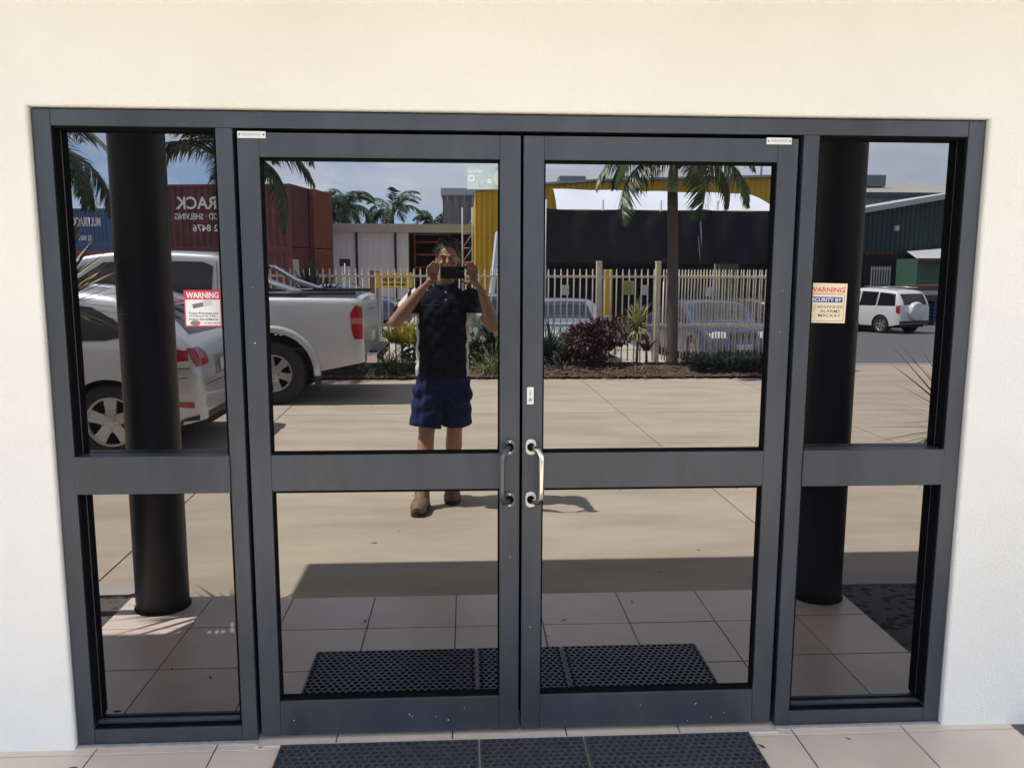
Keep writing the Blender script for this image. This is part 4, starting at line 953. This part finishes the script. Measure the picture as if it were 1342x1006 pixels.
for px0, px1, Y, dz in ((733, 768, 36, .15), (808, 836, 40, .1)):
    x0, x1 = at(px0, 232, Y).x, at(px1, 232, Y).x; z0, z1 = at(px0, 239, Y).z, at(px0, 230, Y).z
    o = MB().bbox(x0, x1, ry(Y+1), ry(Y), z0-.6, z1, .05).build('roof_vent', M('vent_grey', (.16,.19,.22), .6), yb)
q = at(998, 215, 33); MB().tube([(q.x, q.y, zB), (q.x, q.y, q.z+.6)], .05, 8).build('vent_pipe', m_gal, yb)
# lattice mast
lt = thing('lattice_tower', 'galvanised steel lattice mast beside the yellow warehouse', 'tower'); Y = 33
x0, x1 = at(606, 300, Y).x, at(619, 300, Y).x; zT = at(606, 272, Y).z
for x in (x0, x1):
    for dy in (0, .4): MB().tube([(x, ry(Y)-dy, -.9), (x, ry(Y)-dy, zT)], .035, 6).build('leg', m_gal, lt)
for k in range(9):
    z = -.6+k*.6
    if z+.6 < zT: MB().tube([(x0, ry(Y), z), (x1, ry(Y), z+.6)], .018, 5).build('brace', m_gal, lt); MB().tube([(x0, ry(Y), z), (x1, ry(Y), z)], .018, 5).build('brace', m_gal, lt)
# shade cloth enclosure with white tarpaulin roof
m_cloth = M('black_shade_cloth', (.012,.012,.016), .9, var=.3, vscale=.7)
m_tarp = M('white_tarp', (.62,.65,.70), .6, var=.03, vscale=.5)
sc_ = thing('shade_enclosure', 'black shade cloth enclosure under a white tarpaulin roof', 'enclosure'); Y = 24
xa, xb = at(716, 273, Y).x, at(1022, 277, Y).x; zt1 = at(716, 273, Y).z; nx_, nz_ = 60, 14
def cloth(x0, x1, z0, z1, Y, amp, sag, name, mat):
    vs = []
    for j in range(nz_+1):
        for i in range(nx_+1):
            u, v_ = i/nx_, j/nz_
            zz = z0+(z1-z0)*v_ - (sag*abs(math.sin(u*PI*3))*v_ if sag else 0)
            vs.append((x0+(x1-x0)*u, ry(Y)+amp*math.sin(u*40+2*math.sin(v_*3))*(.4+.6*(1-v_))+random.uniform(-.01,.01), zz))
    n_ = nx_+1; return MB().add(vs, [(j*n_+i, j*n_+i+1, (j+1)*n_+i+1, (j+1)*n_+i) for j in range(nz_) for i in range(nx_)], True).build(name, mat, sc_)
cloth(xa, xb, at(716, 345, Y).z, zt1, Y, .05, .07, 'cloth_screen', m_cloth)
MB().box(xa, xb, ry(31)+.5, ry(31)+.6, -.8, zt1).build('cloth_back', m_cloth, sc_)
MB().box(xa, xa+.05, ry(30), ry(Y)-.05, -.8, zt1).build('cloth_side', m_cloth, sc_); MB().box(xb-.05, xb, ry(30), ry(Y)-.05, -.8, zt1).build('cloth_side', m_cloth, sc_)
zr = at(745, 247, 27.5).z; zr2 = at(985, 253, 27.5).z; vs = []
for j in range(9):
    for i in range(41):
        u, v_ = i/40, j/8; Yk = Y+.15+v_*3.5; k = (1-(1-v_)**1.7)
        x = xa+.35+(xb-xa-.35)*u + v_*(.2*(.5-u)*2); zz = zt1-.02+(zr+(zr2-zr)*u-zt1)*k + .04*math.sin(u*25)*v_*(1-v_)*3
        vs.append((x, ry(Yk), zz))
MB().add(vs, [(j*41+i, j*41+i+1, (j+1)*41+i+1, (j+1)*41+i) for j in range(8) for i in range(40)], True).build('tarpaulin', m_tarp, sc_)
for px in (716, 790, 866, 940, 1018): x = at(px, 300, Y).x; MB().tube([(x, ry(Y)-.08, -.8), (x, ry(Y)-.08, zt1+.28)], .035, 8).build('post', m_gal, sc_)
for px, py in ((918, 290), (915, 310)): q = at(px, py, Y-.12); MB().blade(q, (random.uniform(-.2,.2), .1, -1), .9, .05, 0, 4).build('torn_strip', m_tarp, sc_)
for k, px in enumerate((797, 884)):
    q = at(px, 375, 20); tag(MB().bbox(-.10, .10, -.10, .10, 0, 2.2, .01).build('yellow_post', m_yel, None, loc=(q.x, q.y, zt(q.x, 20))), 'yellow steel guard post standing beneath the black shade cloth', 'post', 'yellow guard posts')
# grey-green wrapped stack under the tarp at its end
ws_ = thing('wrapped_stack', 'tarpaulin-wrapped stack beside the yellow warehouse wall', 'stack'); Y = 26
x0, x1 = at(642, 300, Y).x, at(706, 300, Y).x; z1 = at(650, 303, Y).z
MB().prism([(x0-.1, -.7), (x1, -.7), (x1, z1), (x0+.35, z1)], 'y', ry(Y+2), ry(Y)).build('wrapping', M('grey_tarp', (.10,.115,.13), .6, var=.3, vscale=1.5), ws_)
MB().prism([(x0-.12, -.7), (x0-.02, -.7), (x0+.42, z1+.02), (x0+.25, z1+.02)], 'y', ry(Y+2), ry(Y)+.01).build('white_edge', m_tarp, ws_)
# green shed, roofs behind and its lean-to
gs = thing('green_shed', 'dark green sheet-clad shed with white sloping roof edge', 'building'); Y = 40
xa, xb = at(1085, 300, Y).x, at(1330, 300, Y).x; zl, zr_ = at(1135, 279, Y).z, at(1246, 260, Y).z; xl, xr = at(1135, 279, Y).x, at(1246, 260, Y).x; sl_ = (zr_-zl)/(xr-xl)
w_ = corr(-xb, -xa, 0, 1, .25, .04); w_.v = [(x, y, -1.2 if z == 0 else zl+sl_*(-x-xl)) for x, y, z in w_.v]; o = w_.build('wall', m_green, gs, fix=False, loc=(0, ry(Y), 0)); o.rotation_euler.z = PI
MB().prism([(xa-.2, zl+sl_*(xa-.2-xl)+.02), (xb, zl+sl_*(xb-xl)+.02), (xb, zl+sl_*(xb-xl)+.28), (xa-.2, zl+sl_*(xa-.2-xl)+.28)], 'y', ry(Y+12), ry(Y)+.35).build('roof', m_roofw, gs)
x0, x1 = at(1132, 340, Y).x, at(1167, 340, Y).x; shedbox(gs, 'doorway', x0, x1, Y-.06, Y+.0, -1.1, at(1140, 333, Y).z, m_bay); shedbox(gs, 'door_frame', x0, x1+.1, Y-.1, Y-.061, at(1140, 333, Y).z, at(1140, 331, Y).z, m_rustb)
q = at(1175, 299, Y-.1); MB().bbox(q.x-.12, q.x+.12, q.y-.1, q.y+.1, q.z-.14, q.z+.14, .02).build('wall_lamp', m_roofw, gs)
ln = thing('lean_to', 'small green lean-to with white roof and brown fascia', 'shed'); Y = 37
x0, x1 = at(1203, 345, Y).x, at(1290, 345, Y).x; zf = at(1205, 339, Y).z
shedbox(ln, 'wall', x0, x1, Y, Y+2, -1.1, zf, m_lgreen); MB().add([(x0-.2, ry(Y-.3), zf), (x1, ry(Y-.3), zf), (x1, ry(Y+2.8), zf+.62), (x0+.9, ry(Y+2.8), zf+.42)], [(0,1,2,3)]).build('roof', m_roofw, ln); shedbox(ln, 'fascia', x0-.2, x1, Y-.34, Y-.3, zf-.14, zf+.02, m_rustb)
m_bp = M('blue_pallet', (.03,.06,.18), .7, var=.2)
q = at(1216, 395, 33.5)
for k in range(7):
    t = thing('pallet', 'blue pallet in the stack before the green lean-to', 'pallet', (q.x, q.y, zt(q.x, 33.5)+k*.16), 0, 'blue pallets stacked by the lean-to')
    for y in (-.5, -.25, 0, .25, .5): MB().box(-.9, .9, y-.06, y+.06, .115, .14).build('deck_board', m_bp, t)
    for x in (-.88, 0, .8): MB().box(x, x+.08, -.55, .55, 0, .1149).build('bearer', m_bp, t)
for k in range(3):
    t = thing('timber_bundle', ('brown timber bundle on top of the blue pallets', 'pale strapped board bundle topping the timber stack', 'reddish timber bundle among the stacked pallets')[k], 'timber', (q.x-.3, q.y, zt(q.x, 33.5)+1.12+k*.22))
    for j in range(5): MB().box(-.95, .95, -.5+.2*j, -.31+.2*j, 0, .2).build('board', (m_rustb, m_roofw, M('timber_brown', (.16,.09,.05), .8))[k], t)
wf = thing('white_fence', 'white railing section before the green shed doorway', 'fence'); Y = 35
x0, x1 = at(1142, 360, Y).x, at(1166, 360, Y).x; zb = zt(x0, Y); zT = at(1150, 349, Y).z
for z in (zT-.15, zb+.3): MB().box(x0, x1, ry(Y)-.03, ry(Y)+.03, z, z+.06).build('rail', m_roofw, wf)
for k in range(8): x = x0+(x1-x0)*k/7; MB().box(x-.03, x+.03, ry(Y)+.031, ry(Y)+.05, zb, zT).build('picket', m_roofw, wf)
# long pale roofs behind
for px0, px1, py0, py1, Y, m1, lab in ((1128, 1330, 243, 252, 62, m_fascia, 'long warehouse with pale roof band behind the green shed'), (712, 1020, 222, 240, 58, m_gal, 'large warehouse with pale blue-grey roof behind the yellow one')):
    t = thing('warehouse', lab, 'building'); x0, x1 = at(px0-20, 250, Y).x, at(px1, 250, Y).x; z0, z1 = at(px0, py1, Y).z, at(px0, py0, Y).z
    MB().add([(x0, ry(Y), z0), (x1, ry(Y), z0), (x1, ry(Y+16), z1+1.9), (x0, ry(Y+16), z1+1.9)], [(0,1,2,3)]).build('roof', m1, t); facing(t, 'wall', x0, x1, -1.2, z0-.02, Y+.3, m_gal, .5, .06)
    shedbox(t, 'gutter', x0, x1, Y-.25, Y, z0-.35, z0, M('gutter_dark', (.10,.12,.15), .6))
    if px0 > 1000:
        a, c = at(1100, 238, Y+6), at(1162, 232, Y+6); MB().bbox(a.x, c.x, a.y-1.2, a.y, a.z-.4, c.z+.2, .1).build('roof_vent', MATS['vent_grey'], t)
# yellow direction sign
sg = thing('direction_sign', 'yellow sign with black arrow standing behind the cream fence', 'sign'); Y = 17
a, c = at(491, 357, Y), at(541, 377, Y); cx, cz = (a.x+c.x)/2, (a.z+c.z)/2
MB().bbox(a.x, c.x, ry(Y)-.02, ry(Y), c.z, a.z, .003).build('board', M('sign_yellow', (.58,.40,.02), .5), sg)
for x in (a.x+.1, c.x-.1): MB().box(x-.03, x+.03, ry(Y)-.06, ry(Y)-.021, zt(cx, Y), a.z).build('leg', m_gal, sg)
text('lettering', 'DELIVERIES', .075, (cx, ry(Y)+.004, cz+.01), m_black, sg, rz=PI, width=.56, bold=.03)
MB().prism([(cx-.30, cz-.085), (cx+.17, cz-.085), (cx+.17, cz-.055), (cx+.30, cz-.105), (cx+.17, cz-.15), (cx+.17, cz-.12), (cx-.30, cz-.12)], 'y', ry(Y)+.001, ry(Y)+.004).build('arrow', m_black, sg)
q = at(480, 370, 22); o = tag(MB().box(-.18, .18, -.03, .03, 0, 1.9).build('leaning_plank', M('plank_brown', (.20,.09,.06), .8, var=.2), None, loc=(q.x, q.y, zt(q.x, 22))), 'reddish brown plank leaning near the yellow direction sign', 'plank'); o.rotation_euler.y = .16
q = at(452, 345, 26); t = thing('sign_pole', 'thin grey pole with small dark sign before the white shed', 'pole', (q.x, q.y, zt(q.x, 26))); MB().tube([(0,0,0), (0,0,q.z-zt(q.x,26))], .03, 8).build('pole', m_gal, t); MB().box(-.18,.18,-.02,.02,q.z-zt(q.x,26)-.1,q.z-zt(q.x,26)+.15).build('sign_face', m_under, t)
# ================================================================== the photographer
def remesh(m, voxel, name, mat, par, it=4, noise=0., nscale=30, post=None):
    me = m.mesh('tmp', mat[0] if isinstance(mat, list) else mat)
    mods = [('REMESH', dict(mode='VOXEL', voxel_size=voxel))]
    if it: mods.append(('SMOOTH', dict(factor=.5, iterations=it)))
    res = evaluated(me, mods)
    res.materials.clear()
    for q in (mat if isinstance(mat, list) else [mat]): res.materials.append(q)
    if post: post(res)
    for f in res.polygons: f.use_smooth = True
    return link(name, res, par)
def loft(m, rings, n=28):
    vs = []; fs = []
    for cx, cy, z, rx, ry_ in rings:
        for k in range(n):
            a = 2*PI*k/n; c_, s_ = math.cos(a), math.sin(a)
            vs.append((cx+rx*math.copysign(abs(c_)**.85, c_), cy+ry_*math.copysign(abs(s_)**.85, s_), z))
    for i in range(len(rings)-1):
        for k in range(n): fs.append((i*n+k, i*n+(k+1)%n, (i+1)*n+(k+1)%n, (i+1)*n+k))
    fs += [tuple(range(n)), tuple((len(rings)-1)*n+k for k in range(n))]
    return m.add(vs, fs, True)
m_skin = M('skin', (.40,.225,.150), .5, var=.10, vscale=14, spec=.4)
m_hair = M('dark_brown_hair', (.022,.014,.010), .55, var=.3, vscale=60, bump=.6, bscale=120)
m_shirt = M('navy_black_polo', (.006,.0075,.0145), .9, var=.15, vscale=8, bump=.2, bscale=14, spec=.15)
m_shw = M('white_polo_panel', (.62,.61,.60), .8, var=.06, vscale=20, bump=.25, bscale=20)
m_short = M('navy_work_shorts', (.012,.021,.075), .9, var=.15, vscale=14, bump=.3, bscale=14, spec=.2)
m_boot = M('brown_leather_boot', (.19,.115,.062), .65, var=.3, vscale=18, bump=.3, bscale=40)
m_sole = M('boot_sole', (.03,.022,.016), .8)
pe = thing('person', 'man in dark polo and navy shorts photographing the doors with both hands', 'person', (-.38, -2.98, CZ))
O = Vector((-.38, -2.98, CZ))
def Pt(x, y, z): return Vector((x, y, z)) - O
def T(m, pts, rad, n=14, flat=1.): return m.tube([Pt(*q) for q in pts], rad, n, flat=flat)
HC = Vector((-.305, -3.0, 1.662))
ELL = Vector((-.655, -2.865, 1.245)); ELR = Vector((.008, -2.885, 1.213))
WRL = Vector((-.468, -2.782, 1.468)); WRR = Vector((-.078, -2.782, 1.455))
SHL = Vector((-.515, -3.03, 1.405)); SHR = Vector((-.150, -3.03, 1.405))
b_ = MB()
# trunk under the clothes, neck
loft(b_, [(q[0]-O.x, q[1]-O.y, q[2]-O.z, q[3], q[4]) for q in ((-.345,-3.03,.82,.155,.10), (-.345,-3.03,1.0,.150,.095), (-.335,-3.03,1.25,.165,.10), (-.33,-3.03,1.40,.15,.085), (-.325,-3.03,1.47,.06,.055), (-.315,-3.02,1.58,.054,.058))])
# head: skull, jaw, brow, nose, ears
h = HC-O
b_.ell(h+Vector((0,-.005,.018)), (.074,.092,.098), 24, 16); b_.ell(h+Vector((0,.022,-.045)), (.060,.068,.072), 22, 14); b_.ell(h+Vector((0,.040,-.088)), (.036,.038,.026), 16, 10)
b_.ell(h+Vector((0,.080,.020)), (.052,.012,.012), 16, 8)
b_.tube([h+Vector((0,.083,.012)), h+Vector((0,.098,-.012)), h+Vector((0,.106,-.030))], [.008,.0105,.014], 10); b_.ell(h+Vector((0,.094,-.034)), (.018,.012,.010), 12, 8)
for s in (-1, 1): b_.ell(h+Vector((s*.076,-.008,-.012)), (.010,.020,.032), 10, 10); b_.ell(h+Vector((s*.040,.068,-.030)), (.022,.018,.020), 12, 8)
b_.ell(h+Vector((0,.083,-.066)), (.024,.012,.008), 14, 8)
# arms
for sh, el, wr, s in ((SHL, ELL, WRL, -1), (SHR, ELR, WRR, 1)):
    T(b_, [sh, sh.lerp(el, .5), el], [.058,.050,.044]); b_.ell(el-O, (.045,.045,.045), 14, 10)
    T(b_, [el, el.lerp(wr, .28), el.lerp(wr, .7), wr], [.043,.048,.036,.028])
# legs
HL, KL, AL = Vector((-.435,-3.03,.84)), Vector((-.462,-2.965,.45)), Vector((-.492,-2.875,.07))
HR, KR, AR = Vector((-.255,-3.04,.84)), Vector((-.268,-3.075,.45)), Vector((-.288,-3.135,.07))
for hh, k_, a_ in ((HL, KL, AL), (HR, KR, AR)):
    T(b_, [hh, hh.lerp(k_, .5), k_, k_.lerp(a_, .28), k_.lerp(a_, .6), a_], [.085,.072,.055,.060,.047,.038])
# hands: palm, four fingers and a thumb on each side of the phone
PH = Vector((-.269, -2.712, 1.574))
def hand(s, wr):
    e = PH.x+s*.081                                            # end of the phone
    pc = Vector((e+s*.052, -2.752, 1.528)); T(b_, [wr, wr.lerp(pc, .6), pc], [.029,.031,.034], flat=.7)
    b_.ell(pc+Vector((0,0,.012))-O, (.036,.019,.044), 16, 12)
    tips = [(e-s*.004, -2.714, 1.622), (e+s*.010, -2.708, 1.640), (e+s*.034, -2.712, 1.645), (e+s*.056, -2.722, 1.622)]
    for k, tp in enumerate(tips):
        kb = pc+Vector((s*(-.026+.018*k), .004, .048-.006*abs(k-1))); tp = Vector(tp)
        md = kb.lerp(tp, .5)+Vector((s*.010, .014-.004*k, .014)); m2 = kb.lerp(tp, .8)+Vector((s*.005, .008, .010))
        T(b_, [kb, md, m2, tp], [.0098,.0094,.0086,.0072], 10)
    tb = pc+Vector((-s*.028, .008, -.020)); tp = Vector((e-s*.022, -2.722, 1.524))
    T(b_, [tb, tb.lerp(tp, .55)+Vector((0,.010,-.010)), tp], [.014,.0115,.0088], 10)
hand(-1, WRL); hand(1, WRR)
body = remesh(b_, .0042, 'body', m_skin, pe, it=3)
# face details
for s in (-1, 1):
    e_ = MB().ell(h+Vector((s*.031,.079,.002)), (.012,.010,.0065), 12, 8).build('eye', M('eye_white', (.55,.52,.50), .3), pe)
    MB().ell(h+Vector((s*.031,.0875,.002)), (.0055,.003,.0055), 10, 6).build('iris', M('eye_dark', (.02,.014,.010), .2), e_)
    MB().tube([h+Vector((s*.014,.094,.020)), h+Vector((s*.032,.093,.027)), h+Vector((s*.052,.080,.021))], [.004,.0055,.003], 8, flat=.6).build('eyebrow', m_hair, pe)
MB().tube([h+Vector((-.020,.092,-.066)), h+Vector((0,.098,-.064)), h+Vector((.020,.092,-.066))], [.002,.005,.002], 8).build('lips', M('lip', (.30,.12,.10), .45), pe)
# hair: cap plus tousled locks
hm = MB(); hm.ell(h+Vector((0,-.020,.034)), (.086,.097,.098), 24, 16)
rnd = random.Random(3); hl = MB()
for k in range(420):
    a = rnd.uniform(0, 2*PI); el_ = rnd.uniform(.12, PI/2); d = Vector((math.cos(a)*math.cos(el_), math.sin(a)*math.cos(el_), math.sin(el_)))
    if d.y > .72 and d.z < .50: continue
    q = h+Vector((0,-.016,.036))+Vector((d.x*.085, d.y*.097, d.z*.098))
    hl.blade(q, d+Vector((rnd.uniform(-.7,.7), rnd.uniform(-.2,.8), rnd.uniform(-.2,.5))), rnd.uniform(.020,.040), .011, rnd.uniform(.2,1.2), 3)
hc = remesh(hm, .005, 'hair', m_hair, pe, it=1)
bm = bmesh.new(); bm.from_mesh(hc.data)                        # hairline: open the cap over the face
bmesh.ops.delete(bm, geom=[v for v in bm.verts if (v.co.y-h.y > .045 and v.co.z-h.z < .066) or v.co.z-h.z < -.02 or (v.co.y-h.y > -.01 and v.co.z-h.z < .008)], context='VERTS'); bm.to_mesh(hc.data); bm.free()
hl.build('hair_locks', m_hair, hc, fix=False)
# polo shirt
s_ = MB()
loft(s_, [(q[0]-O.x, q[1]-O.y, q[2]-O.z, q[3], q[4]) for q in ((-.348,-3.03,.855,.188,.132), (-.348,-3.025,.92,.184,.130), (-.348,-3.02,1.02,.182,.134), (-.342,-3.02,1.15,.184,.132), (-.336,-3.02,1.28,.192,.128), (-.332,-3.025,1.37,.192,.118), (-.330,-3.03,1.43,.155,.095), (-.325,-3.03,1.475,.082,.076), (-.322,-3.03,1.492,.070,.068))])
for sh, el in ((SHL, ELL), (SHR, ELR)):
    s_.ell(sh-O+Vector((0,0,-.005)), (.072,.072,.068), 16, 12); T(s_, [sh, sh.lerp(el, .42), sh.lerp(el, .72)], [.070,.073,.070])
# collar
s_.tube([Pt(-.322+.074*math.sin(a), -3.026+.078*math.cos(a), 1.49+.016*math.cos(a*.5)**2-.045*max(0,math.cos(a))**3) for a in np.linspace(.35, 2*PI-.35, 20)], .014, 8)
def shirt_post(me):
    nr = [q.vector.copy() for q in me.vertex_normals]; cen = [(f.center.copy(), f.normal.copy()) for f in me.polygons]
    for v in me.vertices:
        p_ = v.co+O
        k = .004*math.sin(p_.z*62+9*p_.x)*math.sin(p_.x*34+p_.z*21)+.003*math.sin(p_.x*70-p_.z*48)
        v.co += nr[v.index]*k*(1 if p_.z < 1.40 else .3)
    for f in me.polygons:
        c_ = cen[f.index][0]+O; n_ = cen[f.index][1]
        side = abs(c_.x+.343)
        arm = c_.x < -.50 and c_.z > 1.28 and n_.z > .05
        if (side > .163 and c_.z < 1.30 and abs(n_.x) > .45 and n_.y > -.7) or (arm and n_.z > .15 and -.64 < c_.x < -.528 and abs(c_.x+.568) > .013): f.material_index = 1
shirt = remesh(s_, .0055, 'polo_shirt', [m_shirt, m_shw], pe, it=3, post=shirt_post)
mm = MB()
for k in range(10): mm.box(-.456+.0095*k-O.x, -.449+.0095*k-O.x, -2.894-O.y, -2.888-O.y, 1.352-O.z, 1.360-O.z)
mm.box(-.418-O.x, -.400-O.x, -2.894-O.y, -2.888-O.y, 1.366-O.z, 1.376-O.z)
mm.build('chest_logo', M('logo_blue', (.10,.20,.38), .6), shirt)
for z in (1.44, 1.39): MB().ell(Pt(-.318, -2.893-.02*(z > 1.4), z), (.006,.004,.006), 8, 6).build('button', m_shw, shirt)
# shorts
t_ = MB()
loft(t_, [(q[0]-O.x, q[1]-O.y, q[2]-O.z, q[3], q[4]) for q in ((-.347,-3.03,.70,.190,.125), (-.347,-3.03,.80,.192,.128), (-.347,-3.03,.89,.180,.124))])
for hh, k_, sg_ in ((HL, KL, -1), (HR, KR, 1)):
    e_ = hh.lerp(k_, .86)+Vector((sg_*.012,0,0)); T(t_, [hh+Vector((0,0,-.05)), hh.lerp(k_, .5)+Vector((sg_*.004,0,0)), e_], [.108,.110,.112])
for sg_ in (-1, 1): t_.ell(Pt(-.347+sg_*.165, -3.0, .74), (.040,.072,.085), 14, 10)
def shorts_post(me):
    nr = [q.vector.copy() for q in me.vertex_normals]
    for v in me.vertices:
        p_ = v.co+O; v.co += nr[v.index]*(.006*math.sin(p_.z*58+14*p_.x+3*math.sin(p_.x*20))*max(.2, min(1, (p_.z-.45)*4))+.003*math.sin(p_.x*90+p_.y*50))
remesh(t_, .006, 'shorts', m_short, pe, it=3, post=shorts_post)
# boots and socks
def boot(a_, toe, ax):
    d = Vector((toe[0]-a_.x, toe[1]-a_.y, 0)); Lb = d.length; d.normalize(); sd_ = Vector((-d.y, d.x, 0)); m = MB(); z0 = CZ
    def P(f, s, z): return Vector((a_.x, a_.y, 0))+d*f+sd_*s+Vector((0,0,z0+z))-O
    T(m, [P(0,0,.05)+O, P(0,0,.10)+O, P(-.005,0,.175)+O], [.052,.052,.050])
    m.tube([P(-.055,0,.05), P(0,0,.055), P(Lb*.45,0,.060), P(Lb*.75,0,.050), P(Lb*.97,0,.036)], [.044,.055,.056,.058,.036], 14, flat=.95)
    m.tube([P(Lb*.1,0,.11), P(Lb*.5,0,.075)], [.044,.036], 12)
    bo = remesh(m, .0055, 'boot', m_boot, pe, it=3)
    so = MB(); n = 26; pl_ = []
    for k in range(n):
        a = 2*PI*k/n; f = (Lb+.085)/2*math.cos(a)+(Lb-.085)/2; pl_.append(P(f, .061*math.copysign(abs(math.sin(a))**.6, math.sin(a)), 0))
    so.prism([(q.x, q.y) for q in pl_], 'z', CZ-O.z+.001, CZ-O.z+.030); so.build('sole', m_sole, bo)
    la = MB()
    for k in range(5):
        f = Lb*(.12+.085*k); z = .150-.018*k; la.tube([P(f+.02,-.032,z-.012), P(f+.03,0,z+.002), P(f+.02,.032,z-.012)], .0032, 6)
    la.build('laces', M('boot_lace', (.20,.15,.09), .8), bo)
    MB().lathe([(.049,.17),(.053,.178),(.051,.205),(.046,.21)], 18, 'z', c=P(-.005,0,0)-Vector((0,0,0))).build('sock', M('grey_sock', (.10,.095,.085), .9), pe)
boot(AL, (-.515, -2.640), 0); boot(AR, (-.284, -2.925), 0)
# the phone he holds
ph = thing('mobile_phone', 'black phone held up sideways in both hands', 'phone', PH)
MB().bbox(-.079, .079, -.0045, .0045, -.040, .040, .004).build('case', M('phone_black', (.012,.012,.014), .3), ph)
MB().tube([(.066, .0046, .026), (.066, .0062, .026)], .0075, 14).build('lens', m_cglass, ph); MB().tube([(.066, .0046, .008), (.066, .0054, .008)], .003, 10).build('flash', m_white, ph)

bpy.data.scenes.remove(WORK)
